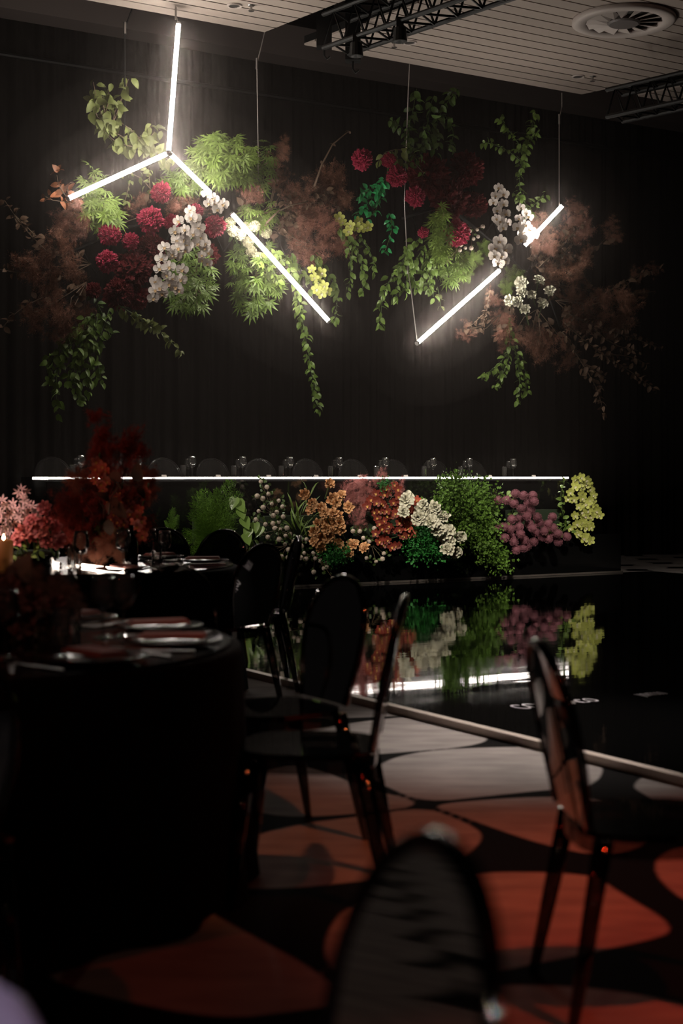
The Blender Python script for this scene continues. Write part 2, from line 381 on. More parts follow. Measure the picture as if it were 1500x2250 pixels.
me.loops.add(Fq.size); me.loops.foreach_set('vertex_index', Fq.ravel().astype(np.int32)); me.polygons.add(len(Fq))
me.polygons.foreach_set('loop_start', np.arange(0, Fq.size, 4, dtype=np.int32)); me.update(calc_edges=True)
at = me.attributes.new('motif', 'FLOAT', 'POINT'); at.data.foreach_set('value', sd.astype(np.float32))
cm = mat('patterned_carpet', (.3, .27, .25), .95, .05, bump=.25, bscale=260); nt = cm.node_tree
an = nt.nodes.new('ShaderNodeAttribute'); an.attribute_name = 'motif'; mr = nt.nodes.new('ShaderNodeMapRange')
mr.inputs[1].default_value = -.008; mr.inputs[2].default_value = .008; nt.links.new(an.outputs['Fac'], mr.inputs[0])
nz = nt.nodes.new('ShaderNodeTexNoise'); nz.inputs['Scale'].default_value = 3.5; nz.inputs['Detail'].default_value = 6
tc = nt.nodes.new('ShaderNodeTexCoord'); mp = nt.nodes.new('ShaderNodeMapping'); mp.inputs['Scale'].default_value = (1, 3, 1)
nt.links.new(tc.outputs['Object'], mp.inputs[0]); nt.links.new(mp.outputs[0], nz.inputs['Vector'])
cr = nt.nodes.new('ShaderNodeMapRange'); cr.inputs[1].default_value = .3; cr.inputs[2].default_value = .7; cr.inputs[3].default_value = .75; cr.inputs[4].default_value = 1.12
nt.links.new(nz.outputs['Fac'], cr.inputs[0])
hv = nt.nodes.new('ShaderNodeHueSaturation'); hv.inputs['Color'].default_value = (.42, .38, .36, 1); nt.links.new(cr.outputs[0], hv.inputs['Value'])
mx = nt.nodes.new('ShaderNodeMix'); mx.data_type = 'RGBA'; mx.inputs[6].default_value = (.006, .005, .005, 1)
nt.links.new(mr.outputs[0], mx.inputs[0]); nt.links.new(hv.outputs[0], mx.inputs[7]); nt.links.new(mx.outputs[2], nt.nodes['Principled BSDF'].inputs['Base Color'])
me.materials.append(cm); floor = struct('floor', me)
tag(floor, 'carpet of large pale rounded motifs on black', None)

# --- glossy black dance floor with a metal edge and white lettering
DF = .03; U0, U1, V0, V1 = 4.29, 13.2, 3.6, VL + .02
dfm = mat('black_vinyl', (.003, .003, .003), .05, .36); nt = dfm.node_tree
b = nt.nodes['Principled BSDF']; tc = nt.nodes.new('ShaderNodeTexCoord'); mp = nt.nodes.new('ShaderNodeMapping'); mp.inputs['Scale'].default_value = (.5, 1.2, 1)
nt.links.new(tc.outputs['Object'], mp.inputs[0]); nz = nt.nodes.new('ShaderNodeTexNoise'); nz.inputs['Scale'].default_value = 2.6; nz.inputs['Detail'].default_value = 3
nt.links.new(mp.outputs[0], nz.inputs['Vector']); bp = nt.nodes.new('ShaderNodeBump'); bp.inputs['Strength'].default_value = .02; bp.inputs['Distance'].default_value = .05
nt.links.new(nz.outputs['Fac'], bp.inputs['Height']); nt.links.new(bp.outputs[0], b.inputs['Normal'])
n2 = nt.nodes.new('ShaderNodeTexNoise'); n2.inputs['Scale'].default_value = 1.2; nt.links.new(mp.outputs[0], n2.inputs['Vector'])
rr = nt.nodes.new('ShaderNodeMapRange'); rr.inputs[1].default_value = .35; rr.inputs[2].default_value = .75; rr.inputs[3].default_value = .02; rr.inputs[4].default_value = .07
nt.links.new(n2.outputs['Fac'], rr.inputs[0]); nt.links.new(rr.outputs[0], b.inputs['Roughness'])
df = struct('dance_floor', None); df.location = (0, 0, 0); df.rotation_euler = (0, 0, TH)
tag(df, 'glossy black dance floor with a thin metal edge', None)
for i in range(3):                                     # vinyl laid in three wide sheets
    a, c = V0 + (V1 - V0) * i / 3, V0 + (V1 - V0) * (i + 1) / 3
    obj('vinyl_sheet', MB().box(((U0 + U1) / 2, (a + c) / 2 , DF / 2), (U1 - U0, c - a - .004, DF)).mesh('vinyl_sheet', dfm), df)
EDGE = mat('edge_trim', (.62, .52, .45), .45, .5, .3)
obj('edge_trim', MB().box((U0 - .03, (V0 + V1) / 2, DF / 2 + .004), (.05, V1 - V0, DF + .008)).mesh('edge_trim', EDGE), df)
PRINT = mat('white_print', (.8, .76, .8), .5)
for txt, u, size, sx in (('COSPNA', 4.78, .20, 1.0), ('CO', 5.20, .16, 1.0), ('JASNTOSO', 5.64, .13, .55)):
    cu = bpy.data.curves.new('floor_lettering', 'FONT'); cu.body = txt; cu.size = size; cu.extrude = .0005; cu.materials.append(PRINT)
    dg = bpy.data.objects.new('tmp', cu); COL.objects.link(dg); bpy.context.view_layer.update()
    tm = bpy.data.meshes.new_from_object(dg.evaluated_get(bpy.context.evaluated_depsgraph_get())); bpy.data.objects.remove(dg)
    o = obj('floor_lettering', tm, df, loc=(u, 6.02, DF + .001), scale=(sx * .55, 1, 1)); o['label'] = 'white lettering printed on the vinyl'

# --- stage, curtain walls, upper ceiling, beam
SH = .52
st = struct('stage', MB().box((8.75, (VL + 16.6) / 2 + .04, SH / 2 + .015), (7.9 + .0, 16.6 - VL, SH - .03)).mesh('stage', GLOSSB)); st.rotation_euler = (0, 0, TH)
tag(st, 'black gloss stage riser under the long table', None)
obj('stage_edge', MB().box((8.75, VL + .02, DF + .012), (7.92, .02, .02)).mesh('stage_edge', mat('edge_dark', (.25, .22, .2), .3, .5, .6)), st)
vel = mat('black_drape', (.014, .012, .011), .95, .05)
def drape(name, a, bpt, z0, z1, seed, n):
    r = random.Random(seed); V = []; F = []; L = (bpt - a).length; t = (bpt - a).normalized(); nn = Vector((-t.y, t.x, 0)); ph = 0; xs_ = []
    for i in range(n + 1):
        ph += r.uniform(.45, 1.0); xs_.append((L * i / n, .030 * math.sin(ph) + .045 * math.sin(ph * .37 + math.sin(ph * .11))))
    for zi, z in enumerate((z0, z0 + .5 * (z1 - z0), z1)):
        for x, w_ in xs_: V.append(a + t * x + nn * w_ * (1.1 if zi == 0 else .9) + Vector((0, 0, z)))
    k = n + 1
    for q in range(2):
        for i in range(n): F.append([q * k + i, q * k + i + 1, q * k + k + i + 1, q * k + k + i])
    return struct(name, mesh(name, V, F, vel, True))
WV = 17.35
o = drape('wall_back', UV(1.5, WV), UV(17.6, WV), 0, 7.0, 3, 900); tag(o, 'black pleated drape hung across the back wall', None)
o = drape('wall_right', UV(17.6, WV), UV(17.6, 6.0), 0, 7.0, 5, 420); tag(o, 'black pleated drape down the far side', None)
cl = struct('ceiling', MB().box((9, 8, 7.55), (20, 24, .1)).mesh('ceiling', mat('dark_ceiling', (.05, .042, .04), .9, .1))); cl.rotation_euler = (0, 0, TH)
tag(cl, 'dark upper ceiling above the boarded panels', None)
bm_ = struct('trim_1', MB().box((9, WV - .45, 6.98), (17, .4, .42)).mesh('trim_1', mat('beam_grey', (.16, .13, .12), .8, .2))); bm_.rotation_euler = (0, 0, TH)
tag(bm_, 'dark painted beam along the top of the drape', None)
rail = struct('trim_2', MB().tube([(1.6, WV - .2, 6.35), (17.4, WV - .2, 6.35)], .03, 8).mesh('trim_2', BLACK)); rail.rotation_euler = (0, 0, TH)
tag(rail, 'thin rail holding the drape', None)

# --- boarded ceiling panels
PZ = 6.0; BOARD = mat('ceiling_board', (.40, .34, .30), .75, .2, var=.10, vscale=4)
def uvof(p): return (CT * p.x + ST * p.y, -ST * p.x + CT * p.y)
def edge(p, q):
    (u1, v1), (u2, v2) = uvof(QZ(*p, PZ)), uvof(QZ(*q, PZ)); return lambda v: u1 + (u2 - u1) * (v - v1) / (v2 - v1)
eL = edge((583, 70), (760, 0)); eR = edge((1275, 208), (1500, 160))
def panel(name, label, ul, ur, vt, n, pitch=.205):
    root = struct(name, None); root.rotation_euler = (0, 0, TH); tag(root, label, None)
    for k in range(n):
        va, vb = vt - pitch * k, vt - pitch * (k + 1) + .022
        obj('ceiling_board', MB().prism([(ul(va), va), (ul(vb), vb), (ur(vb), vb), (ur(va), va)], PZ, PZ + .02).mesh('ceiling_board', BOARD), root)
    ve = vt - pitch * n
    obj('backing', MB().prism([(ul(vt), vt), (ul(ve), ve), (ur(ve), ve), (ur(vt), vt)], PZ + .021, PZ + .10).mesh('backing', BLACK), root)
    return root
panel('ceiling_panel', 'pale boarded ceiling panel above the lit tubes', lambda v: 1.8, eL, 13.72, 24)
panel('ceiling_panel', 'pale boarded ceiling panel with the round air vent', lambda v: eL(v) + .62, eR, 13.90, 24)
panel('ceiling_panel', 'pale boarded ceiling glimpsed through the far truss', lambda v: eR(v) + .55, lambda v: eR(v) + 2.6, 13.6, 24)
# --- trusses
def truss(label, p, q, wd, n, group=None, dark=BLACK):
    t = (q - p); L = t.length; t.normalize(); s = Vector((-t.y, t.x, 0)); root = thing('truss', label, 'truss', p, 0)
    z = Vector((0, 0, 1)); C4 = [(s * wd / 2), (-s * wd / 2), (s * wd / 2 + z * wd), (-s * wd / 2 + z * wd)]
    for c in C4: obj('chord', MB().tube([c, c + t * L], .026, 8).mesh('chord', dark), root)
    for i in range(n):
        a, b_ = t * L * i / n, t * L * (i + 1) / n
        for x, y in ((0, 2), (1, 3), (0, 1), (2, 3)):
            obj('brace', MB().tube([C4[x] + a, C4[y] + (a + b_) / 2, C4[x] + b_], .013, 5).mesh('brace', dark), root)
    return root
p1, p2 = QZ(738, 112, 5.62), QZ(1045, 6, 5.62); p2 = p1 + (p2 - p1) * 1.6
tr = truss('black lighting truss crossing the gap between ceiling panels', p1, p2, .34, 10)
p3, p4 = QZ(1310, 262, 5.25), QZ(1520, 217, 5.25)
truss('black lighting truss along the far panel edge', p3 + Vector((.2, 0, 0)), p3 + (p4 - p3) * 1.7 + Vector((.2, 0, 0)), .30, 9)
# chain hoists and hung black cloth at the near truss end
for px, py, hh, lab in ((775, 135, .62, 'black chain hoist at the end of the lighting truss'), (712, 105, .40, 'short black chain hoist beside the lighting truss')):
    h = thing('chain_hoist', lab, 'hoist', W(px, py, 15.25))
    obj('body', MB().box((0, 0, hh / 2), (.16, .16, hh)).box((0, 0, hh + .03), (.20, .12, .06)).mesh('body', BLACK), h)
    obj('hook', MB().tube([(0, 0, 0), (0, 0, -.08), (.03, 0, -.12), (.06, 0, -.09)], .012, 6).mesh('hook', BLACK), h)
    obj('chain', MB().tube([(0, 0, hh + .06), (0, 0, 7.5 - W(px, py, 15.25).z)], .012, 6).mesh('chain', BLACK), h)
# stage lamps on the truss
tr_side = Vector(((p2 - p1).y, -(p2 - p1).x, 0)).normalized()
for k, (t_, lab) in enumerate(((.36, 'black stage lamp clamped low on the lighting truss'), (.16, 'black stage lamp clamped near the end of the lighting truss'))):
    c = p1 + (p2 - p1) * t_ + tr_side * .17 + Vector((0, 0, .0)); h = thing('stage_lamp', lab, 'lamp', c)
    obj('clamp', MB().box((0, 0, -.02), (.07, .07, .10)).mesh('clamp', BLACK), h)
    obj('housing', MB().lathe([(.02, -.06), (.06, -.07), (.065, -.14), (.072, -.20), (.06, -.20), (.0, -.17)], 14).mesh('housing', BLACK), h)
# --- air vent
vc = QZ(1370, 45, PZ - .015); vent = thing('air_vent', 'round white ceiling air vent with angled blades', 'vent', vc)
VM = mat('vent_paint', (.50, .44, .41), .5, .4); VD = mat('vent_dark', (.03, .027, .025), .7)
obj('ring', MB().lathe([(.53, .012), (.535, -.02), (.50, -.035), (.40, -.03), (.385, .0), (.385, .012)], 48).mesh('ring', VM, True), vent)
obj('cone', MB().lathe([(.385, .008), (.17, .010), (.0, .010)], 40).mesh('cone', VD), vent)
obj('hub', MB().lathe([(0, -.045), (.15, -.045), (.17, -.03), (.17, .008)], 32).mesh('hub', mat('vent_hub', (.12, .105, .10), .5), False), vent)
bl = MB(); bl.v = [Vector(p) for p in ((.17, -.02, -.03), (.385, -.055, -.03), (.385, .075, .004), (.17, .035, .004), (.17, -.02, -.026), (.385, -.055, -.026), (.385, .075, .008), (.17, .035, .008))]
bl.f = [[0, 1, 2, 3], [7, 6, 5, 4], [0, 4, 5, 1], [1, 5, 6, 2], [2, 6, 7, 3], [3, 7, 4, 0]]; bl = bl.mesh('blade', VM)
for k in range(14): obj('blade', bl, vent, rz=k * 2 * math.pi / 14)
for px, py, lab in ((515, 12, 'recessed downlight in the boarded panel above the tubes'), (900, 93, 'recessed downlight beside the truss in the vented panel'), (1270, 168, 'recessed downlight near the corner of the vented panel'), (868, 1, 'recessed downlight at the top edge over the truss')):
    c = QZ(px, py, PZ - .004); dl = thing('downlight', lab, 'downlight', c)
    obj('ring', MB().lathe([(.08, .002), (.075, -.012), (.058, -.010), (.055, .002)], 20).mesh('ring', VM), dl)
    obj('lens', MB().lathe([(.056, -.002), (0, -.002)], 20).mesh('lens', VD), dl)
    sx = .17 if px != 900 else -.17
    if px != 868:
        sp = thing('sprinkler', 'small brass sprinkler beside the ' + lab, 'sprinkler', c + Vector((sx, 0, 0)))
        obj('pipe', MB().lathe([(.035, .002), (.03, -.006), (.012, -.008), (.010, -.05), (0, -.05)], 12).mesh('pipe', METAL), sp)
        obj('deflector', MB().lathe([(0, -.05), (.03, -.052), (.03, -.058), (0, -.058)], 12).mesh('deflector', METAL), sp)
# --- haze from the fog machine hanging over the stage, with added tube bloom
hz = bpy.data.materials.new('stage_haze'); hz.use_nodes = True; nt = hz.node_tree; nt.nodes.clear()
o_ = nt.nodes.new('ShaderNodeOutputMaterial'); vs = nt.nodes.new('ShaderNodeVolumeScatter'); vs.inputs['Density'].default_value = .008
vs.inputs['Anisotropy'].default_value = .35; vs.inputs['Color'].default_value = (1, .88, .82, 1)
nt.links.new(vs.outputs[0], o_.inputs['Volume'])
HZ3 = []; ICO3B = ico(4)
for dn in (.007, .018, .05):
    hzb = hz.copy(); hzb.node_tree.nodes['Volume Scatter'].inputs['Density'].default_value = dn; HZ3.append(hzb)
tag(obj('stage_haze', mesh('stage_haze', [Vector((v.x * 8.5, v.y * 2.3, v.z * 3.3)) for v in ICO4[0]], ICO4[1], hz), None, None, UV(8.9, 14.1, 3.85), TH), 'thin fog hanging over the whole stage', 'haze', None, 'stuff')
for (q1, q2), lab in ((((370, 335, -.7), (392, 50, -.6)), 'upright tube'), (((366, 338, -.7), (148, 437, -.75)), 'tube slanting to the copper leaves'), (((400, 360, -.7), (724, 708, -.8)), 'tubes running down to the drape'), (((915, 755, -.9), (1098, 593, -.3)), 'low tube'), (((1152, 540, -.3), (1236, 451, -.75)), 'short tube beside the orchids')):
    a_, b_ = W(q1[0], q1[1], DL(q1[0]) + q1[2]), W(q2[0], q2[1], DL(q2[0]) + q2[2]); L_ = (b_ - a_).length / 2 + .28
    for rad, hm, wd_ in ((.95, HZ3[0], 'outer'), (.55, HZ3[1], 'middle'), (.26, HZ3[2], 'inner')):  # added shells that stand in for lens bloom around each tube
        me_ = mesh('tube_bloom', [Vector((v.x * rad, v.y * (L_ + rad * .6 - .15), v.z * rad)) for v in ICO3B[0]], ICO3B[1], hm)
        tag(obj('tube_bloom', me_, None, frame((a_ + b_) / 2, b_ - a_, (0, -1, .3))), f'{wd_} shell added as bloom around the {lab}', 'haze', None, 'stuff')

# ================================================================== FURNITURE
def copy_tree(o, parent=None):
    c = o.copy(); COL.objects.link(c); c.parent = parent
    for ch in o.children: copy_tree(ch, c)
    return c
def make_chair(name, m, label, cat='chair', group=None):
    """round-backed moulded chair; faces +Y, back at -Y, origin on the floor below the seat centre"""
    t = thing(name, label, cat, group=group)
    seat = MB(); rim = []
    for i in range(28):
        a = 2 * math.pi * i / 28; co, si = math.cos(a), math.sin(a)
        rim.append((.205 * math.copysign(abs(co) ** .7, co), .205 * math.copysign(abs(si) ** .7, si)))
    seat.prism(rim, .435, .452); inner = [(x * .9, y * .9) for x, y in rim]
    k = len(seat.v)
    for z, R in ((.436, rim), (.395, [(x * .985, y * .985) for x, y in rim])): seat.v += [Vector((x, y, z)) for x, y in R]
    for i in range(28): j = (i + 1) % 28; seat.f.append([k + i, k + 28 + i, k + 28 + j, k + j])
    obj('seat', seat.mesh('seat', m), t)
    # back: arched sheet, thicker rim
    def bp_(x, z):                                      # curvature of the sheet
        return Vector((x, -.195 - (z - .45) * .20 + .25 * x * x, z))
    half = []
    for i in range(13):
        a = math.pi / 2 * i / 12; half.append((.195 * math.sin(a), .70 + .19 * math.cos(a)))
    half += [(.19, .62), (.172, .54), (.15, .46)]
    outl = [(-x, z) for x, z in reversed(half)] + half[1:]
    bk = MB(); n = len(half); k0 = 0
    for th in (0, .009):
        for x, z in half:
            for q in (-1, -.5, 0, .5, 1): bk.v.append(bp_(x * q, z) + Vector((0, -th, 0)))
    for s in (0, 1):
        for i in range(n - 1):
            for q in range(4):
                a = s * n * 5 + i * 5 + q; f = [a, a + 1, a + 6, a + 5]; bk.f.append(f if s else f[::-1])
    back = obj('backrest', bk.mesh('backrest', m, True), t)
    obj('back_rim', MB().tube([bp_(x, z) + Vector((0, -.004, 0)) for x, z in outl], .0125, 8).mesh('back_rim', m, True), back)
    for sx in (-1, 1):
        for sy in (-1, 1):
            obj('leg', MB().tube([(sx * .165, sy * .165, .435), (sx * .185, sy * (.19 if sy > 0 else .21), .2), (sx * .20, sy * (.21 if sy > 0 else .25), 0)], [.026, .021, .014], 8).mesh('leg', m, True), t)
    return t
CH0 = [make_chair('ghost_chair', SMOKE, 'x')]
used = [False]
def place_chair(proto, flag, x, y, rz, label, group=None, z=0, s=1.0):
    o = proto if not flag[0] else copy_tree(proto); flag[0] = True
    o.location = (x, y, z); o.rotation_euler = (0, 0, rz); o.scale = (s, s, s); o['label'] = label
    if group: o['group'] = group
    return o
# --- glassware and place settings
def lathe_part(nm, prof, m, seg=20): return MB().lathe(prof, seg).mesh(nm, m, True)
def make_wine(m=GLASS):
    t = thing('wine_glass', 'x', 'glass')
    obj('foot', lathe_part('foot', [(0, .004), (.033, .002), (.034, 0), (.02, .006), (.005, .010)], m), t)
    obj('stem', lathe_part('stem', [(.005, .010), (.0035, .04), (.0035, .075), (.007, .085)], m, 10), t)
    obj('bowl', lathe_part('bowl', [(.007, .085), (.026, .096), (.038, .118), (.040, .140), (.036, .170), (.031, .195), (.0325, .195), (.0345, .170), (.0385, .140), (.036, .118), (.024, .099), (0, .090)], m), t)
    return t
def make_tumbler(m=GLASS):
    t = thing('cut_tumbler', 'x', 'glass'); b = MB(); S = 24; prof = [(.026, 0), (.029, .01), (.030, .12), (.032, .125), (.028, .125), (.0265, .02), (0, .014)]
    b.lathe(prof, S)
    for i in range(S):                                   # facet cuts
        for k in (1, 2):
            v = b.v[k * S + i]; f = .94 if i % 2 else 1.04; b.v[k * S + i] = Vector((v.x * f, v.y * f, v.z))
    obj('wall', b.mesh('wall', m), t)
    obj('base', lathe_part('base', [(0, 0), (.026, 0), (.026, .012), (0, .012)], m), t); return t
WINE, TUMB = make_wine(), make_tumbler(); wf, tf = [False], [False]
def put(proto, flag, p, label, group=None, s=1.0, rz=0):
    o = proto if not flag[0] else copy_tree(proto); flag[0] = True
    o.location = p; o.rotation_euler = (0, 0, rz); o.scale = (s,) * 3; o['label'] = label
    if group: o['group'] = group
    elif 'group' in o: del o['group']
    return o
# ---------------- bridal table
BT = CAMH - .004; UA, UB = PXU(105, VL), PXU(1247, VL)
bt = thing('bridal_table', 'long black gloss table on the stage edged with a white light strip', 'table', (0, 0, 0), TH)
obj('tabletop', MB().box(((UA + UB) / 2, VL + .40, BT - .025), (UB - UA, .80, .05)).mesh('tabletop', GLOSSB), bt)
obj('front_panel', MB().box(((UA + UB) / 2, VL + .06, (BT - .05 + SH) / 2), (UB - UA - .02, .02, BT - .05 - SH)).mesh('front_panel', GLOSSB), bt)
for u in (UA + .02, UB - .02): obj('end_panel', MB().box((u, VL + .42, (BT - .05 + SH) / 2), (.03, .70, BT - .05 - SH)).mesh('end_panel', GLOSSB), bt)
ls = obj('light_strip', MB().box(((UA + UB) / 2, VL - .008, BT - .012), (UB - UA, .014, .019)).mesh('light_strip', LEDS), bt); ls['label'] = 'glowing white light strip'
o = obj('light_strip', MB().box((UA - .007, VL + .2, BT - .014), (.014, .42, .024)).mesh('light_strip', LEDS), bt); o['label'] = 'glowing white light strip'
BCH = make_chair('clear_chair', CLEAR, 'x'); bf = [False]
CPX = [125, 252, 370, 478, 583, 687, 788, 878, 968, 1052]
ordn = ['first', 'second', 'third', 'fourth', 'fifth', 'sixth', 'seventh', 'eighth', 'ninth', 'tenth', 'eleventh']
for i, px in enumerate(CPX):
    p = UV(PXU(px, VL + 1.15), VL + 1.02)
    place_chair(BCH, bf, p.x, p.y, TH + math.pi, f'clear acrylic chair, {ordn[i]} from the red flowers end of the long table', 'clear chairs behind the long table', SH, 1.05)
WPX = [178, 303, 422, 533, 637, 745, 846, 951, 1031, 1127]; CARD = mat('card_white', (.6, .55, .5), .8)
cardm = MB(); cardm.v = [Vector(q) for q in ((-.028, -.012, 0), (.028, -.012, 0), (.028, 0, .022), (-.028, 0, .022), (-.028, .012, 0), (.028, .012, 0))]; cardm.f = [[0, 1, 2, 3], [3, 2, 5, 4]]; cardm = cardm.mesh('place_card', CARD)
for i, px in enumerate(WPX):
    def at(q, vv): 
        p = UV(PXU(q, VL + vv), VL + vv); p.z = BT + .0005; return p
    L = f'the {ordn[i]} place from the red flowers on the long table'
    put(WINE, wf, at(px, .18), f'front wine glass at {L}', 'wine glasses on the long table', 1.14)
    put(WINE, wf, at(px - 9, .34), f'rear wine glass at {L}', 'rear wine glasses on the long table', 1.0)
    put(TUMB, tf, at(px - 19, .16), f'cut glass tumbler at {L}', 'cut tumblers on the long table', .98)
    if i > 0 or True:
        tag(obj('place_card', cardm, None, None, at(px + (57 if px < 700 else 45), .07), TH), f'small white folded card at {L}', 'card', 'place cards on the long table')
# ---------------- round tables
TZ = .74
def cloth_me(r, zt):
    b = MB(); S = 72; prof = [(0, zt), (r - .02, zt), (r, zt - .006), (r + .004, zt - .03), (r + .01, .35), (r + .03, .006)]
    b.lathe(prof, S)
    for k, amp in ((4, .012), (5, .035)):
        for i in range(S):
            v = b.v[k * S + i]; a = i * 2 * math.pi / S; f = 1 + amp * math.sin(a * 18 + math.sin(a * 5)); b.v[k * S + i] = Vector((v.x * f, v.y * f, v.z))
    return b.mesh('tablecloth', CLOTH, True)
TOPG = mat('table_gloss_top', (.004, .004, .004), .10, .5)
def round_table(cx, cy, r, lt, lc):
    t = thing('round_table', lt, 'table', (cx, cy, 0))
    obj('tabletop', MB().lathe([(0, TZ - .035), (r - .01, TZ - .035), (r - .01, TZ - .012), (0, TZ - .012)], 40).mesh('tabletop', BLACK), t)
    for k in range(3):
        a = k * 2.094; obj('leg', MB().tube([(.5 * math.cos(a), .5 * math.sin(a), TZ - .035), (.6 * math.cos(a), .6 * math.sin(a), 0)], .018, 8).mesh('leg', BLACK), t)
    tag(obj('tablecloth', cloth_me(r, TZ - .009), None, None, (cx, cy, 0)), lc, 'tablecloth')
    tag(obj('table_mirror', MB().lathe([(0, TZ), (r - .03, TZ), (r - .03, TZ - .008), (0, TZ - .008)], 48).mesh('table_mirror', TOPG), None, None, (cx, cy, 0)), 'black gloss acrylic sheet laid on the ' + ('near' if cy < 6 else 'flower') + ' round table', 'table top')
T1 = (-1.21, 4.47); T2 = (-1.5, 8.45)
round_table(*T1, .9, 'dark round banquet table nearest, set with plates', 'black floor-length cloth on the nearest round table')
round_table(*T2, .9, 'round banquet table with pink and red flowers', 'black floor-length cloth on the table with the pink flowers')
PLATE = lathe_part('rim', [(0, .010), (.09, .008), (.105, .014), (.150, .020), (.151, .016), (.10, .004), (0, .002)], mat('plate_dark', (.035, .03, .03), .12, .6), 36)
NAPK = mat('napkin_blush', (.42, .22, .20), .8); MENU = mat('menu_card', (.30, .26, .23), .6)
def setting(T, ang, where, menu, wine=True):
    a = math.radians(ang); d = Vector((math.cos(a), math.sin(a), 0)); s = Vector((-d.y, d.x, 0)); c = Vector((*T, TZ + .001))
    t = thing('dinner_plate', f'dark dinner plate {where}', 'plate', c + d * .70, a); obj('rim', PLATE, t)
    n = thing('napkin', f'folded blush napkin on the plate {where}', 'napkin', c + d * .70 + Vector((0, 0, .021)), a + ru(-.2, .2))
    obj('fold', MB().box((0, 0, .004), (.20, .085, .008)).mesh('fold', NAPK), n); obj('fold', MB().box((.004, .003, .011), (.185, .075, .006)).mesh('fold', NAPK), n)
    if menu: tag(obj('menu_card', MB().box((0, 0, .0015), (.19, .10, .003)).mesh('menu_card', MENU), None, None, c + d * .60 + s * .24 + Vector((0, 0, .002)), a + .5), f'pale menu card lying beside the plate {where}', 'menu card')
    for sg, nm in ((1, 'fork'), (-1, 'knife')):
        k = thing(nm, f'steel {nm} beside the plate {where}', nm, c + d * .70 + s * sg * .19 + Vector((0, 0, .001)), a)
        obj('handle', MB().box((.05, 0, .003), (.11, .011, .005)).mesh('handle', METAL), k)
        if nm == 'knife': obj('blade', MB().box((-.055, 0, .003), (.10, .016, .003)).mesh('blade', METAL), k)
        else:
            obj('neck', MB().box((-.025, 0, .003), (.04, .016, .003)).mesh('neck', METAL), k)
            for q in (-1, 0, 1): obj('tine', MB().box((-.065, q * .0065, .004), (.045, .003, .003)).mesh('tine', METAL), k)
    if wine:
        put(WINE, wf, c + d * .46 - s * .12, f'clear wine glass above the plate {where}', None, 1.0)
        put(TUMB, tf, c + d * .44 + s * .10, f'cut tumbler above the plate {where}', None, 1.0)
C1 = [(-77, 'at the bottom edge of the nearest table, only its rim in view'), (-5, 'pulled out beside the nearest table on the carpet'), (31, 'behind the pulled-out chair at the nearest table'), (67, 'on the far side of the nearest table, arched back showing'), (103, 'behind the dark flowers of the nearest table')]
for a, lab in C1:
    r = math.radians(a); q = 1.14 if a != -5 else 1.12
    place_chair(CH0[0], used, T1[0] + q * math.cos(r), T1[1] + q * math.sin(r), r + math.pi / 2, 'smoke-tinted acrylic chair ' + lab, 'smoky chairs around the tables')
for a, wh in ((-77, 'at the very front of the nearest table'), (-41, 'at the front corner of the nearest table'), (-5, 'at the aisle side of the nearest table'), (31, 'before the chair behind the pulled-out one'), (67, 'before the arched chair of the nearest table')):
    setting(T1, a, wh, a in (-41, -5, 31), a in (-41, 67, 31))
for a, rr_, lab in ((80, 1.30, 'farthest behind the table with red flowers'), (60, 1.16, 'behind the menu side of the red flower table'), (10, .98, 'at the aisle side of the red flower table'), (-35, 1.05, 'in front of the red flower table by the aisle')):
    r = math.radians(a); place_chair(CH0[0], used, T2[0] + rr_ * math.cos(r), T2[1] + rr_ * math.sin(r), r + math.pi / 2, 'smoke-tinted acrylic chair ' + lab, 'smoky chairs around the tables')
for a, wh in ((58, 'at the menu side of the red flower table'), (14, 'at the aisle end of the red flower table'), (-62, 'at the front of the red flower table')):
    setting(T2, a, wh, a > 0, a > 0)
place_chair(CH0[0], used, .74, 3.50, -math.pi / 2 + .10, 'smoke-tinted acrylic chair seen side-on by the lettered dance floor', 'smoky chairs around the tables', 0, .96)
place_chair(CH0[0], used, -.17, 1.33, math.pi / 2 + .32, 'out-of-focus smoke-tinted chair back closest at the bottom', 'smoky chairs around the tables')
place_chair(CH0[0], used, -.50, 1.20, math.pi * .80, 'smoke-tinted chair carrying the lilac cloth in the bottom corner', 'smoky chairs around the tables', 0, .85)
# lilac cloth over that chair's back
lc = MB(); RZ = math.pi * .80
for i in range(13):
    for j in range(11):
        x = -.19 + .38 * i / 12; t = -1 + 2 * j / 10; zt = (.70 + .19 * math.sqrt(max(0, 1 - (x / .195) ** 2))) * .85 + .02
        lc.v.append(Vector((x * .85, -.24 - .035 * math.copysign(min(1, abs(t) * 2.2), t) - .008 * math.sin(i * 1.3 + j * .4), zt - .22 * max(0, abs(t) - .15) * (1 if t > 0 else .7))))
for i in range(12):
    for j in range(10): a = i * 11 + j; lc.f.append([a, a + 1, a + 12, a + 11])
tag(obj('lilac_cloth', lc.mesh('lilac_cloth', mat('lilac_satin', (.75, .66, .88), .5, .4), True), None, None, (-.50, 1.20, 0), RZ), 'pale lilac cloth draped over a chair back in the bottom corner', 'cloth')
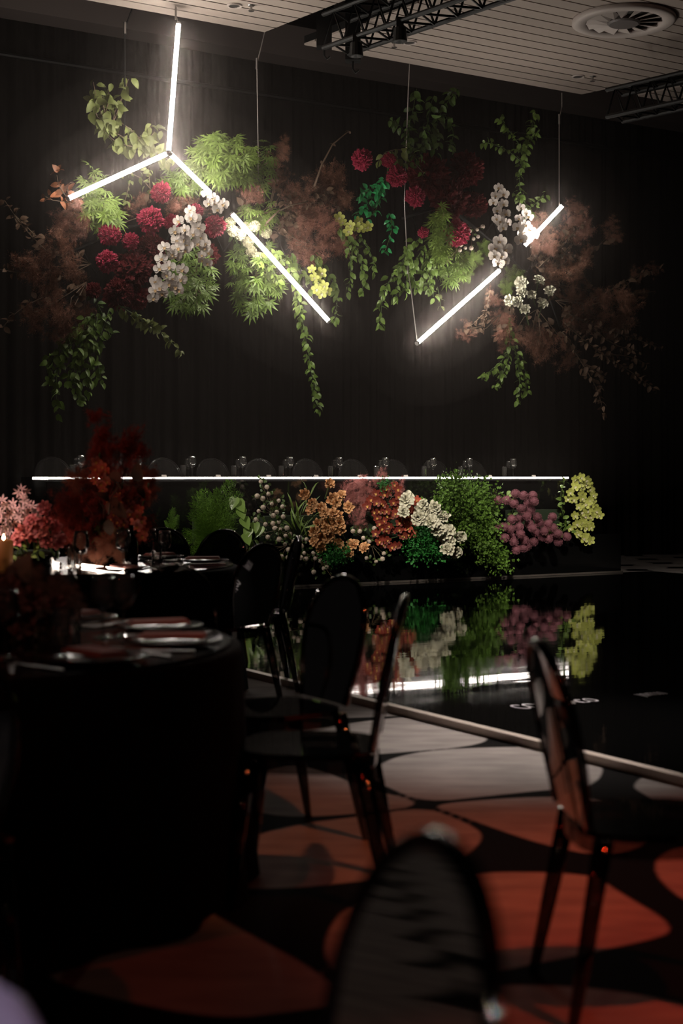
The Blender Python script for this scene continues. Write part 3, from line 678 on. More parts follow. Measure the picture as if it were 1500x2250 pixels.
# ---------------- items on the flower table
def tube_light(name, label, a, b, r, m, group=None, part=True):
    a, b = Vector(a), Vector(b); t = thing(name, label, 'light tube', a, 0, group); d = b - a
    o = obj('glowing_tube', MB().tube([d * .012, d * .988], r, 12).mesh('glowing_tube', m, True), t)
    for q, e in ((0, .012), (.988, 1)): obj('end_cap', MB().tube([d * q, d * e], r * 1.08, 12).mesh('end_cap', METAL), t)
    return t
tube_light('light_tube', 'short glowing tube lying among the pink flowers on the table', (-1.14, 7.70, TZ + .011), (-1.46, 8.20, TZ + .011), .009, LEDT)
tube_light('light_tube', 'glowing tube half hidden below the pink roses on the table', (-1.60, 8.30, TZ + .011), (-1.86, 8.62, TZ + .011), .009, LEDT)
cd = thing('pillar_candle', 'lit amber pillar candle at the frame edge beside pink flowers', 'candle', W(8, 1240, 7.9) * 1.0); cd.location.z = TZ + .001
WAX = mat('amber_wax', (.45, .18, .06), .5, .4, emit=(1, .35, .08), estr=.04)  # faint emission stands in for flame light inside the wax
obj('wax', MB().lathe([(0, 0), (.048, 0), (.05, .01), (.05, .155), (.046, .165), (.036, .160), (.015, .150), (0, .149)], 24).mesh('wax', WAX, True), cd)
obj('wick', MB().tube([(0, 0, .149), (.002, 0, .165)], .0015, 5).mesh('wick', BLACK), cd)
obj('flame', MB().lathe([(0, .162), (.006, .168), (.008, .176), (.004, .19), (0, .20)], 10).mesh('flame', mat('candle_flame', (1, .6, .2), .5, emit=(1, .62, .25), estr=60), True), cd)
put(WINE, wf, (*W(178, 1245, 7.75).xy, TZ + .001), 'tall wine glass standing before the glowing tube on the flower table', None, 1.12)
put(TUMB, tf, (*W(160, 1248, 7.85).xy, TZ + .001), 'cut tumbler beside the tall wine glass on the flower table', None, 1.0)
put(WINE, wf, (*W(270, 1245, 8.0).xy, TZ + .001), 'wine glass beside the dark bottle on the flower table', None, 1.12)
bo = thing('dark_bottle', 'dark glass bottle with a slim neck beside the red flowers', 'bottle', (*W(288, 1240, 8.05).xy, TZ + .001))
DKG = clear('dark_bottle_glass', (.03, .03, .035), .05)
obj('body', lathe_part('body', [(0, 0), (.036, 0), (.038, .01), (.038, .14), (.030, .17), (.014, .19), (.013, .235)], DKG), bo)
obj('cap', lathe_part('cap', [(.0145, .20), (.0145, .24), (0, .242)], GLOSSB), bo)
put(WINE, wf, (*QZ(270, 1398, TZ).xy, TZ + .001), 'wine glass catching white light on the nearest table', None, 1.0)

# ================================================================== HANGING LIGHT TUBES AND WIRES
def H(px, py, off=0.0): return W(px, py, DL(px) + off)
HG = 'light tubes hung in the floral clouds'
tube_light('light_tube', 'upright glowing tube rising to the ceiling', H(370, 335, -.7), H(392, 50, -.6), .023, LED, HG)
tube_light('light_tube', 'glowing tube slanting down to the copper leaves from the tube joint', H(366, 338, -.72), H(148, 437, -.75), .023, LED, HG)
tube_light('light_tube', 'short glowing tube dropping from the joint into lime maple leaves', H(374, 338, -.7), H(462, 424, -.25), .023, LED, HG)
tube_light('light_tube', 'glowing tube pointing down past the cream flowers over the drape', H(508, 468, -.25), H(724, 708, -.9), .023, LED, HG)
tube_light('light_tube', 'glowing tube hanging low before the white roses', H(915, 755, -.9), H(1098, 593, -.3), .023, LED, HG)
tube_light('light_tube', 'short glowing tube end sticking up beside white orchids and smoke bush', H(1152, 540, -.25), H(1236, 451, -.75), .023, LED, HG)
def wire(label, pts, r=.006, clip=None, wm=WIRE):
    p0 = Vector(pts[0]); t = thing('hanging_wire', label, 'wire', p0); q = [Vector(p) - p0 for p in pts]
    obj('cable', MB().tube(q, r, 6).mesh('cable', wm), t)
    for p in ([q[len(q) // 2]] if clip is None else [q[clip]]): obj('gripper', MB().tube([p - Vector((0, 0, .06)), p + Vector((0, 0, .06))], r * 2.2, 8).mesh('gripper', METAL), t)
def up(p, z=6.0): return Vector((p.x, p.y, z))
wire('thin wire with a kink holding the cloud beside the ceiling corner', [H(567, 420), H(567, 330), H(564, 140), H(573, 105), H(582, 68)], clip=2)
wire('thin wire rising from the top end of the slanted tube beside orchids', [H(1228, 458, -.7), H(1228, 262, -.3), H(1234, 235), H(1234, 204)], clip=1)
wire('thin wire holding the lower end of the tube before the roses', [H(916, 752, -.9), H(903, 640, -.5), H(895, 590), H(888, 440), H(897, 190), H(900, 130)], clip=2)
wire('dark cable hanging above the upright leafy branch', [H(272, 300), H(274, 240), H(274, 62), H(290, 20), H(296, -12)], .009, 2, BLACK)
wire('thin wire beside the lime maple crown on the upright tube', [H(392, 55, -.6), H(386, 30, -.6), H(386, 6, -.55)], .005)
# hidden mesh frames the flowers are tied to
def armature(label, pts, r):
    p0 = Vector(pts[0]); t = thing('wire_frame', label, 'frame', p0); P = [Vector(p) - p0 for p in pts]
    obj('hoop', MB().tube(P, .02, 6).mesh('hoop', BLACK), t)
    for a, b_ in zip(P, P[1:]): obj('crossbar', MB().tube([a + Vector((0, .25, r)), (a + b_) / 2 - Vector((0, 0, r)), b_ + Vector((0, .25, r))], .012, 5).mesh('crossbar', BLACK), t)
armature('dark wire frame inside the larger floral cloud', [H(140, 560, .3), H(280, 500, .3), H(420, 470, .3), H(560, 500, .3), H(700, 500, .3)], .35)
armature('dark wire frame inside the cloud with the white roses', [H(880, 480, .3), H(980, 450, .3), H(1090, 540, .3), H(1180, 620, .3), H(1280, 700, .3)], .35)

# ================================================================== PLANTS
TOC = Vector((0, -1, 0))
def branch(name, label, cat, lines, kind, size, step, hang=.6, stem=STEM, sr=.006, face=.6, group=None, pieces=LEAF, part='leaf', scatter=.0):
    """a branch of one or more stems with leaves set along them, each leaf a part"""
    p0 = Vector(lines[0][0]); t = thing(name, label, cat, p0, group=group)
    if step < .2 and name != 'grass_blades': size *= .78; step *= .72
    for ln in lines:
        L = sum((Vector(b) - Vector(a)).length for a, b in zip(ln, ln[1:])); n = max(4, int(L / step)); pts = poly(ln, n)
        obj('stem', MB().tube([p - p0 for p, _ in pts], [sr * (1 - .6 * i / n) for i in range(n)], 5).mesh('stem', stem, True), t)
        for i, (p, tg) in enumerate(pts):
            for sg in (-1, 1):
                for rep in range(1 if step > .2 else (2 if rnd() < .45 else 1)):
                    if step < .2 and rnd() < .08: continue
                    side = tg.cross(TOC).normalized() * sg
                    d = (side * ru(.3, 1.2) + tg * ru(-.2, .8) + Vector((0, 0, -hang * ru(.4, 1.6))) + rv(.6)).normalized()
                    nrm = TOC * face + Vector((0, 0, .5)) + rv(.7); s = size * ru(.6, 1.25)
                    obj(part, pieces[kind], t, frame(p - p0 + rv(size * .32) * (1 if step < .2 else 0) + rv(scatter), d, nrm, (s, s, s)))
    return t
def cloud(n, c, ext, gen):
    for _ in range(n):
        a = rv(1); 
        while a.length > 1: a = rv(1)
        gen(Vector(c) + Vector((a.x * ext[0], a.y * ext[1], a.z * ext[2])), a)
def maple(label, px, py, rx, ry, n, kind='lime', size=.12, off=0.0, group=None):
    """lacy cut-leaf maple: twigs from the middle, each palmate leaf a part"""
    c = H(px, py, off); m = c.y / FPX; t = thing('maple_branch', label, 'foliage', c, group=group)
    for k in range(7):
        a = rv(1).normalized(); e = Vector((a.x * rx * m, a.y * .22, a.z * ry * m)) * .9
        obj('twig', MB().tube([(0, 0, 0), e * .5 + rv(.03), e], [.007, .005, .002], 5).mesh('twig', TWIG), t)
    def g(p, a):
        d = (Vector((a.x * .7, -.35, -.75 + a.z * .5)) + rv(.4)); s = size * ru(.7, 1.25)
        obj('leaf', PALM[kind], t, frame(p, d, TOC * .7 + Vector((0, 0, .6)) + rv(.5), s))
    cloud(n, (0, 0, 0), (rx * m, .26, ry * m), g); return t
def smoke(label, base, tips, kind, size, per=1, leafk=None, nleaf=0, stem=TWIG, group=None, name='smoke_bush_branch', cat='foliage', loose=.12, sz=None):
    """branch with misty plumes at its tips and a few leaves below"""
    p0 = Vector(base); t = thing(name, label, cat, p0, group=group)
    for tp in tips:
        e = Vector(tp) - p0; mid = e * .5 + rv(.06)
        obj('stem', MB().tube([(0, 0, 0), mid, e], [.006, .004, .002], 5).mesh('stem', stem, True), t)
        for _ in range(per + 1):
            s = size * ru(.8, 1.25); q = frame(e + rv(loose) * size * 4, rv(1) + Vector((0, 0, .8)), TOC + rv(.5), (s * ru(.7, 1), s * ru(1, 1.4), s * ru(.7, 1)))
            o = obj('plume', FLUFF[kind][int(rnd() * 2)], t, q); o['kind'] = 'stuff'
        for _ in range(nleaf):
            f = ru(.35, 1.0); obj('leaf', LEAF[leafk], t, frame(e * f + rv(.03), rv(1) + Vector((0, -.2, .3)), TOC + rv(.7), .09 * ru(.7, 1.3)))
    return t
def crest(label, px, py, r, kind='red', off=-.1, group=None, sq=1.0, base=None):
    c = H(px, py, off); R = r * c.y / FPX; t = thing('celosia_bloom', label, 'flower', c, group=group)
    obj('flower_head', CREST[kind][int(rnd() * 3)], t, frame((0, 0, 0), rv(1), TOC + rv(.4), R * .95) @ Matrix.Diagonal((1, 1, 1, 1)))
    obj('stem', MB().tube([(0, .3 * R, -.5 * R), (0, R + .25, ru(-.1, .1))], .009, 5).mesh('stem', STEM), t); return t
def orchid(label, pts, kind, size, off=-.2, group=None, D=None, name='orchid_spray', lean=.35, ctr=None):
    P = [(H(x, y, off + ru(-.06, .06)) if D is None else W(x, y, D(x) + ru(-.05, .05))) for x, y in pts]
    p0 = P[0].copy(); t = thing(name, label, 'orchid', p0, group=group)
    order = sorted(P, key=lambda p: -p.z)
    st_ = [order[0] + Vector((0, .12, .05))] + [p + Vector((0, .07, 0)) for p in order[::max(1, len(order) // 4)]] + [order[-1]]
    obj('stem', MB().tube([p - p0 for p, _ in poly(st_, 14)], .006, 5).mesh('stem', STEM, True), t)
    me_, lip = BLOOM[kind]
    for p in P:
        s = size * ru(.85, 1.12); q = frame(p - p0, Vector((ru(-.35, .35), ru(-.3, .1), 1)), TOC + Vector((ru(-lean, lean), 0, ru(-lean * .6, lean * .8))), s)
        b_ = obj('blossom', me_, t, q)
        if lip: obj('lip', lip, b_, Matrix.Translation((0, 0, .04)))
    return t
def rose(label, p, R, kind, group=None, dirv=None, name='rose', petals=(8, 6, 5)):
    d = (dirv if dirv is not None else TOC + Vector((ru(-.5, .5), 0, ru(-.15, .6)))).normalized(); t = thing(name, label, 'flower', p, group=group)
    x = d.orthogonal().normalized(); y = d.cross(x)
    for n, tilt, L, lift in ((petals[0], 1.22, 1.0, 0), (petals[1], .80, .88, .04), (petals[2], .40, .72, .10), (3, .12, .5, .2)):
        ph = ru(0, 6)
        for i in range(n):
            a = ph + 2 * math.pi * i / n; o_ = x * math.cos(a) + y * math.sin(a); tl = tilt + ru(-.25, .25); L *= ru(.9, 1.1)
            obj('petal', PETAL[kind], t, frame(d * lift * R + o_ * .06 * R, o_ * math.sin(tl) + d * math.cos(tl), d * math.sin(tl) - o_ * math.cos(tl), (R * L * ru(.75, 1.0), R * L, R * L * ru(.8, 1.5))))
    obj('calyx', MB().tube([-d * .05 * R, -d * .6 * R - Vector((0, 0, .05)), -d * R * 1.6 - Vector((0, 0, .10))], [R * .16, .007, .006], 6).mesh('calyx', STEM), t)
    return t
def globe(name, label, p, R, kind, group=None, cat='flower', stem=.16):
    t = thing(name, label, cat, p, group=group); obj('flower_head', BALL[kind], t, frame((0, 0, 0), rv(1), rv(1), R))
    obj('stem', MB().tube([(0, R * .5, -R * .6), (ru(-.03, .03), R + stem, -R * .5 - stem * .4)], .005, 5).mesh('stem', STEM), t); return t

# ---------------- larger floral cloud
C1L = 'foliage of the larger hanging cloud'
branch('leafy_branch', 'upright olive-leaved branch climbing beside the upright tube', 'foliage', [[H(372, 352), H(300, 310), H(240, 290), H(215, 235), H(205, 180)], [H(240, 290), H(262, 235), H(282, 174)], [H(300, 312), H(330, 272), H(352, 285)], [H(225, 262), H(240, 225), H(238, 190)], [H(320, 320), H(290, 285), H(262, 268)], [H(310, 325), H(255, 315), H(225, 285)], [H(238, 280), H(228, 240), H(222, 205)], [H(250, 285), H(248, 250), H(268, 215)], [H(345, 335), H(325, 300), H(340, 290)], [H(230, 270), H(205, 250), H(208, 222)]], 'olive', .15, .085, 1.4, TWIG)
branch('leafy_branch', 'small pale leaves on twigs just above the red bloom below the joint', 'foliage', [[H(335, 420, -.1), H(305, 385, -.1), H(270, 378, -.1)], [H(330, 415, -.1), H(326, 370, -.1)], [H(285, 400), H(275, 440)]], 'olive', .09, .10, .6, TWIG)
maple('lime maple crown right of the tube joint', 490, 352, 78, 62, 150, 'lime', .135, -.05)
maple('lime maple tuft wrapped around the slanted tube', 222, 462, 42, 52, 75, 'lime', .12, .05)
maple('lime maple tip poking above the slanted tube', 205, 398, 24, 34, 26, 'lime', .11, .05)
maple('shaded maple sprig behind the joint of the tubes', 396, 402, 38, 34, 44, 'mid', .12, .2)
maple('green maple drooping below the large white orchids', 418, 612, 52, 78, 95, 'mid', .12, .05)
maple('green maple drooping under the cream flowers', 560, 612, 60, 82, 120, 'mid', .125, .1)
maple('dim maple edge beside the thin kinked wire', 572, 365, 32, 60, 44, 'mid', .12, .15)
maple('soft lime tuft beside the cream flowers and tube', 572, 470, 48, 34, 50, 'lime', .10, .05)
branch('hanging_vine', 'long single vine trailing lowest over the drape', 'vine', [[H(640, 560, -.05), H(655, 660, -.05), H(672, 745, -.05), H(684, 820, -.05), H(696, 895, -.05)]], 'mid', .10, .055, .9)
branch('hanging_vine', 'leafy vine strand ending beside the lower tube end', 'vine', [[H(690, 560, -.1), H(735, 620), H(742, 660), H(734, 702)]], 'mid', .10, .06, .9)
branch('hanging_vine', 'glossy vine strands under the chartreuse orchids', 'vine', [[H(745, 500), H(785, 545), H(800, 600), H(796, 642)], [H(765, 530), H(772, 590), H(765, 640)], [H(790, 520), H(818, 560), H(822, 592)]], 'mid', .105, .065, .9)
branch('hanging_vine', 'pale lit vine crossing the lower tube', 'vine', [[H(600, 550, -.2), H(640, 590, -.2), H(655, 640, -.2), H(660, 700, -.2)], [H(620, 560), H(665, 590), H(690, 640)]], 'lime', .095, .06, .8)
branch('hanging_vine', 'drooping green strands at the lower corner of the larger cloud', 'vine', [[H(205, 690), H(150, 750), H(122, 820), H(125, 905)], [H(215, 700), H(185, 780), H(196, 855)], [H(190, 700), H(118, 770), H(104, 835)], [H(240, 680), H(212, 760), H(220, 835)], [H(190, 720), H(158, 810), H(172, 880)], [H(200, 700), H(140, 780), H(98, 790)], [H(225, 700), H(175, 760), H(150, 840)], [H(215, 690), H(200, 760), H(210, 815)]], 'mid', .115, .075, 1.0)
branch('hanging_vine', 'short vine arching down below the shade-darkened red blooms', 'vine', [[H(262, 672), H(320, 706), H(362, 735), H(392, 770)], [H(300, 690), H(330, 725)]], 'olive', .11, .065, .8)
branch('hanging_vine', 'thin vine hanging from the shade-darkened red blooms', 'vine', [[H(205, 650), H(225, 690), H(245, 735)]], 'dark', .10, .08, .8)
branch('hanging_vine', 'vine sprays coloured by green light between both clouds', 'vine', [[H(862, 385), H(822, 410), H(788, 432)], [H(845, 405), H(815, 440), H(782, 470)], [H(840, 415), H(830, 455), H(812, 478)], [H(858, 470), H(862, 505), H(846, 550)]], 'vivid', .105, .075, .6)
for lab, base, tips, kd, sz_, per in (
  ('pinkish smoke bush plume beside the copper leaves', (190, 520), [(130, 470), (165, 455), (178, 490), (150, 510)], 'smoke', .17, 2),
  ('dim brown smoke bush at the outer edge of the larger cloud', (200, 580), [(115, 560), (150, 545), (100, 610), (160, 600), (60, 580)], 'smokeb', .20, 2),
  ('dark smoke bush drooping below the outer blooms', (190, 620), [(110, 660), (150, 690), (80, 690), (185, 690), (140, 735)], 'smokeb', .20, 2),
  ('pink smoke tufts between the red blooms', (330, 470), [(300, 448), (322, 445), (285, 465), (195, 505)], 'smoke', .12, 1),
  ('soft pink smoke tuft above the large white orchids', (400, 470), [(375, 440), (392, 450), (412, 445), (440, 460)], 'smoke', .14, 1),
  ('big rosy smoke bush plume at the inner end of the larger cloud', (600, 500), [(640, 520), (680, 500), (700, 540), (668, 470), (720, 480), (652, 545), (690, 565), (740, 520)], 'smoke', .22, 2),
  ('brown smoke bush rising behind the bare curved twig', (630, 480), [(660, 430), (700, 410), (735, 400), (745, 440), (640, 450), (690, 450)], 'smokeb', .22, 2),
  ('upright dusty smoke bush beside the lime maple crown', (590, 470), [(612, 350), (622, 320), (605, 395), (625, 385)], 'smokeb', .15, 2),
  ('golden brown smoke tuft where the tubes nearly meet', (520, 470), [(545, 430), (560, 415), (530, 442), (575, 430)], 'smoke', .13, 2)):
    smoke(lab, H(*base, .15), [H(*q, ru(-.15, .25)) for q in tips], kd, sz_, per, 'brown', 3)
branch('copper_branch', 'copper-leaved branch at the outer tip of the slanted tube', 'foliage', [[H(172, 470), H(150, 440), H(148, 405)], [H(152, 440), H(128, 410), H(125, 385)], [H(150, 445), H(112, 440), H(100, 432)], [H(160, 455), H(172, 450)]], 'copper', .12, .085, -.4, TWIG)
branch('dry_branch', 'dry brown leaves at the extreme outer edge of the larger cloud', 'foliage', [[H(110, 560, .2), H(50, 500, .2), H(10, 440, .2)], [H(80, 520, .2), H(30, 470, .2)], [H(110, 600, .2), H(40, 600, .2), H(-10, 590, .2)], [H(100, 650, .2), H(40, 680, .2), H(5, 720, .2)]], 'brown', .10, .10, .2, TWIG)
branch('leafy_branch', 'dusky leaves spread inside the rosy smoke plume', 'foliage', [[H(600, 520), H(640, 470), H(690, 440), H(745, 455)], [H(640, 480), H(620, 430)], [H(680, 450), H(720, 420)]], 'brown', .10, .08, .4, TWIG)
branch('curved_twig', 'bare curved twig arching out of the rosy smoke bush', 'twig', [[H(690, 410, -.1), H(712, 345, -.1), H(738, 305, -.1), H(766, 288, -.1)]], 'brown', .05, .35, .3, TWIG, .011)
branch('curved_twig', 'pale bent twig above the cream flowers', 'twig', [[H(585, 490, -.25), H(618, 455, -.25), H(672, 444, -.25)]], 'brown', .05, .35, .3, TWIG, .011)
for px, py, r, kd, off, lab in ((353, 424, 25, 'red', -.2, 'red celosia bloom highest, under the tube joint'), (330, 484, 33, 'red', -.2, 'large round red celosia beside the large white orchids'), (428, 466, 21, 'red', -.1, 'small bright red celosia above the white orchids'), (472, 497, 27, 'red', -.15, 'dark-sided red celosia right of the white orchids'), (241, 516, 28, 'red', -.1, 'red celosia under the lime maple tuft'), (287, 530, 21, 'red', -.05, 'half hidden red celosia between larger ones'), (236, 575, 28, 'red', -.3, 'round red celosia lowest at the outer side'), (378, 488, 20, 'red', 0, 'red celosia peeping out behind white orchids'), (292, 592, 46, 'red_shaded', .1, 'big shade-darkened red celosia in the cloud centre'), (335, 552, 44, 'red_shaded', .2, 'shade-darkened red celosia behind the white orchids'), (262, 645, 38, 'red_shaded', .1, 'shade-darkened red celosia above the arching vine'), (205, 638, 20, 'red_shaded', 0, 'small shade-darkened red celosia at the outer lower side'), (300, 655, 30, 'red_shaded', .15, 'shade-darkened red celosia low behind the orchid tips'), (455, 560, 30, 'red_shaded', .25, 'shade-darkened red celosia behind the small orchid spray')):
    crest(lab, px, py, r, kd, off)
orchid('white orchid spray in front of the cloud, upper and fullest', [(392, 485), (420, 478), (384, 508), (406, 504), (436, 500), (402, 526), (424, 514), (440, 522), (388, 528), (412, 538), (434, 535), (418, 462), (428, 482), (390, 545), (406, 550)], 'white', .068, -.35)
orchid('white orchid spray cascading lowest in the larger cloud', [(360, 543), (378, 558), (354, 568), (386, 562), (350, 590), (372, 586), (400, 592), (380, 612), (397, 614), (342, 618), (370, 624), (340, 637), (356, 645), (392, 638), (336, 655), (385, 630), (366, 604), (352, 632)], 'white', .066, -.35)
orchid('small white orchid spray with narrow side-on flowers', [(450, 545), (443, 560), (457, 555), (444, 572), (456, 578), (452, 534)], 'white', .055, -.35)
orchid('white orchids blazing beside the short dropping tube', [(452, 425), (468, 436), (458, 446), (478, 460), (472, 446), (490, 448)], 'white', .062, -.3)
CCL = ['cream chrysanthemum ' + q for q in ('first at the upper end of the downward tube', 'third down beside the downward tube', 'fourth down beside the downward tube', 'above the tube nearest the pale bent twig', 'second lowest under the downward tube', 'lowest under the downward tube', 'half hidden just over the downward tube', 'second down at the upper tube end', 'outermost above the tube by the rosy smoke')]
for i, (x, y) in enumerate(((505, 490), (528, 516), (545, 532), (560, 497), (552, 552), (568, 566), (540, 500), (512, 508), (585, 512))):
    globe('cream_chrysanthemum', CCL[i], H(x, y, -.12 if i % 2 else .05), .062, 'cream', 'cream chrysanthemums along the tube')
orchid('chartreuse orchids at the inner end of the larger cloud', [(752, 488), (770, 495), (785, 500), (765, 508), (800, 502), (808, 498), (745, 478), (788, 486)], 'chart', .060, -.15)
orchid('chartreuse orchids lit low beside the downward tube', [(690, 610), (702, 622), (695, 635), (712, 628), (706, 645), (718, 640), (705, 600), (685, 592)], 'chart', .062, -.25)
branch('leafy_branch', 'narrow pale leaves hanging right at the downward tube', 'foliage', [[H(585, 560, -.2), H(600, 590, -.2), H(612, 625, -.2)], [H(570, 560, -.2), H(575, 600, -.2)], [H(610, 560), H(640, 575), H(650, 600)]], 'lime', .10, .07, .9)
branch('leafy_branch', 'dim broad leaves among the low drooping maple', 'foliage', [[H(500, 500, .2), H(530, 540, .2), H(520, 600, .2)]], 'dark', .10, .09, .7)

# ---------------- cloud with the white roses
branch('hanging_vine', 'shadowed climbing greenery at the very top beside the hanging wire', 'vine', [[H(905, 330), H(895, 290), H(908, 240), H(915, 195)], [H(960, 330), H(955, 270), H(985, 220), H(1005, 192)], [H(900, 310), H(880, 275), H(856, 262)], [H(930, 320), H(940, 260), H(950, 215)], [H(985, 330), H(1000, 290), H(975, 250)], [H(920, 340), H(930, 300), H(965, 290)]], 'dark', .13, .085, .9)
branch('hanging_vine', 'tall green strand climbing above the right-hand white orchids', 'vine', [[H(1165, 470), H(1140, 420), H(1142, 370), H(1160, 310), H(1176, 245)], [H(1150, 360), H(1110, 325), H(1064, 312)], [H(1150, 340), H(1175, 295), H(1182, 285)], [H(1150, 330), H(1120, 290), H(1100, 262)], [H(1160, 460), H(1185, 440), H(1195, 425)], [H(1145, 440), H(1130, 425)]], 'mid', .10, .075, .7)
branch('leafy_branch', 'large olive leaves hanging beside the brightest red bloom', 'foliage', [[H(890, 330, -.1), H(850, 328, -.1), H(832, 352, -.1)], [H(860, 330), H(868, 350)]], 'olive', .15, .12, 1.2, TWIG)
branch('leafy_branch', 'silvery leaf tips before the shadowed red mass', 'foliage', [[H(930, 380), H(905, 350), H(888, 362)], [H(920, 350), H(900, 330)]], 'mid', .10, .1, .4, TWIG)
branch('hanging_vine', 'dense green strands drooping left of the low tube', 'vine', [[H(925, 520), H(885, 560), H(880, 610), H(868, 655)], [H(900, 560), H(850, 620), H(838, 660), H(836, 712)], [H(935, 560), H(940, 610), H(952, 652)], [H(890, 540), H(905, 600), H(918, 640)], [H(950, 560), H(925, 600), H(925, 630)], [H(940, 530), H(900, 590), H(890, 640)], [H(960, 570), H(945, 610), H(938, 640)]], 'mid', .11, .07, .9)
branch('hanging_vine', 'thin stem with a single leaf dangling above the low tube', 'vine', [[H(960, 630), H(965, 650), H(968, 675)]], 'olive', .07, .12, .9)
maple('feathery lime strand hanging through the white rose cloud', 968, 515, 20, 62, 70, 'lime', .11, -.15)
maple('green feathery leaves right of the drooping strands', 985, 575, 40, 50, 64, 'mid', .11, .05)
for px, py, r, kd, off, sq, lab in ((795, 350, 26, 'red', -.3, 1.2, 'bright red celosia standing out alone between the clouds'), (853, 352, 18, 'red', -.1, 1, 'red celosia half behind the large olive leaves'), (872, 388, 26, 'red', -.1, 1, 'red celosia above the green-lit vine'), (912, 432, 25, 'red', -.1, 1, 'red celosia low before the shadowed red mass'), (930, 511, 14, 'red', -.2, 1, 'single small red celosia among drooping greens'), (1004, 512, 33, 'red', -.1, 1.2, 'large red celosia beside the button flowers'), (940, 385, 52, 'red_shaded', .25, 1, 'broad shade-darkened red celosia under the top greenery'), (1025, 372, 42, 'red_shaded', .3, 1, 'shade-darkened red celosia nearest the tall green strand'), (985, 440, 48, 'red_shaded', .2, 1, 'shade-darkened red celosia above the feathery strand'), (1040, 450, 34, 'red_shaded', .3, 1, 'shade-darkened red celosia behind white orchids')):
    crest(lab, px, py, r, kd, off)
bs = lambda lab, pts, R, D, tie: None
def buttons(label, pts, base, R, D, group=None, leaf=0):
    p0 = W(*base, D(base[0])); t = thing('button_flower_spray', label, 'flower', p0, group=group)
    for x, y in pts:
        p = W(x, y, D(x) + ru(-.12, .05)); q = p - p0
        obj('stem', MB().tube([q * .15 + Vector((0, .06, 0)), q * .6 + Vector((0, .05, 0)), q], .003, 4).mesh('stem', mat('button_stem', (.13, .09, .05), .7)), t)
        obj('flower_head', BALL['button'], t, frame(q, rv(1), rv(1), R * ru(.8, 1.15)))
        for _ in range(leaf): obj('leaf', LEAF['dark'], t, frame(q + rv(.05) + Vector((0, .04, 0)), rv(1), TOC + rv(.6), .05))
    return t
buttons('white button flowers hanging beside the large red celosia', [(1018, 492), (1032, 508), (1048, 505), (1050, 520), (1022, 517), (1060, 498), (1040, 525), (1015, 525), (1012, 538), (1022, 545), (1035, 545), (1010, 550)], (1040, 500), .026, DL, None, 1)
orchid('white orchid spray tallest beside the green strand', [(1095, 412), (1088, 430), (1106, 426), (1083, 444), (1105, 448), (1092, 462), (1110, 470), (1098, 486), (1114, 490), (1104, 500), (1090, 480)], 'white', .064, -.2)
orchid('small white orchid spray above the slanted tube end', [(1144, 456), (1156, 468), (1140, 480), (1162, 476)], 'white', .060, -.2)
orchid('white orchids clustered against the slanted tube end', [(1138, 500), (1154, 494), (1148, 512), (1164, 506), (1144, 526), (1160, 522), (1172, 516)], 'white', .078, -.3)
orchid('white orchid cluster just above the upper end of the low tube', [(1098, 530), (1088, 545), (1110, 548), (1100, 562), (1086, 562), (1108, 574), (1095, 578)], 'white', .082, -.3)
def fernball(label, px, py, r, n=14, kind='lime', off=0, group=None, D=None):
    c = H(px, py, off) if D is None else W(px, py, D); R = r * c.y / FPX; t = thing('feathery_fern', label, 'foliage', c, group=group)
    for i in range(n):
        d = rv(1).normalized(); d.y = -abs(d.y) * .8; s = R * ru(.8, 1.1)
        obj('frond', FROND[kind][i % 2], t, frame((0, 0, 0), d, TOC + rv(.5), s))
    return t
for px, py, r, lab in ((1042, 572, 26, 'lime feathery fern left of the lower orchid cluster'), (1020, 600, 24, 'lime feathery fern brushing the low tube'), (1128, 606, 28, 'lime feathery fern above the white roses'), (1112, 634, 22, 'lime feathery fern tuft left of the white roses'), (1062, 545, 20, 'dim feathery fern below the button flowers')): fernball(lab, px, py, r)
RW = 'white roses in the hanging cloud'
for x, y, lab in ((1148, 622, 'white rose at the upper left of its hanging cluster'), (1182, 618, 'white rose topmost of the hanging cluster'), (1147, 646, 'white rose below the upper left one in the hanging cluster'), (1170, 648, 'white rose in the middle of the hanging cluster'), (1207, 642, 'white rose outermost toward the brown branches'), (1120, 660, 'white rose nearest the low tube'), (1138, 664, 'white rose beside the one nearest the low tube'), (1190, 668, 'white rose low under the outermost one'), (1155, 683, 'white rose lowest of the hanging cluster')):
    rose(lab, H(x, y, -.30), .078, 'rosew', RW)
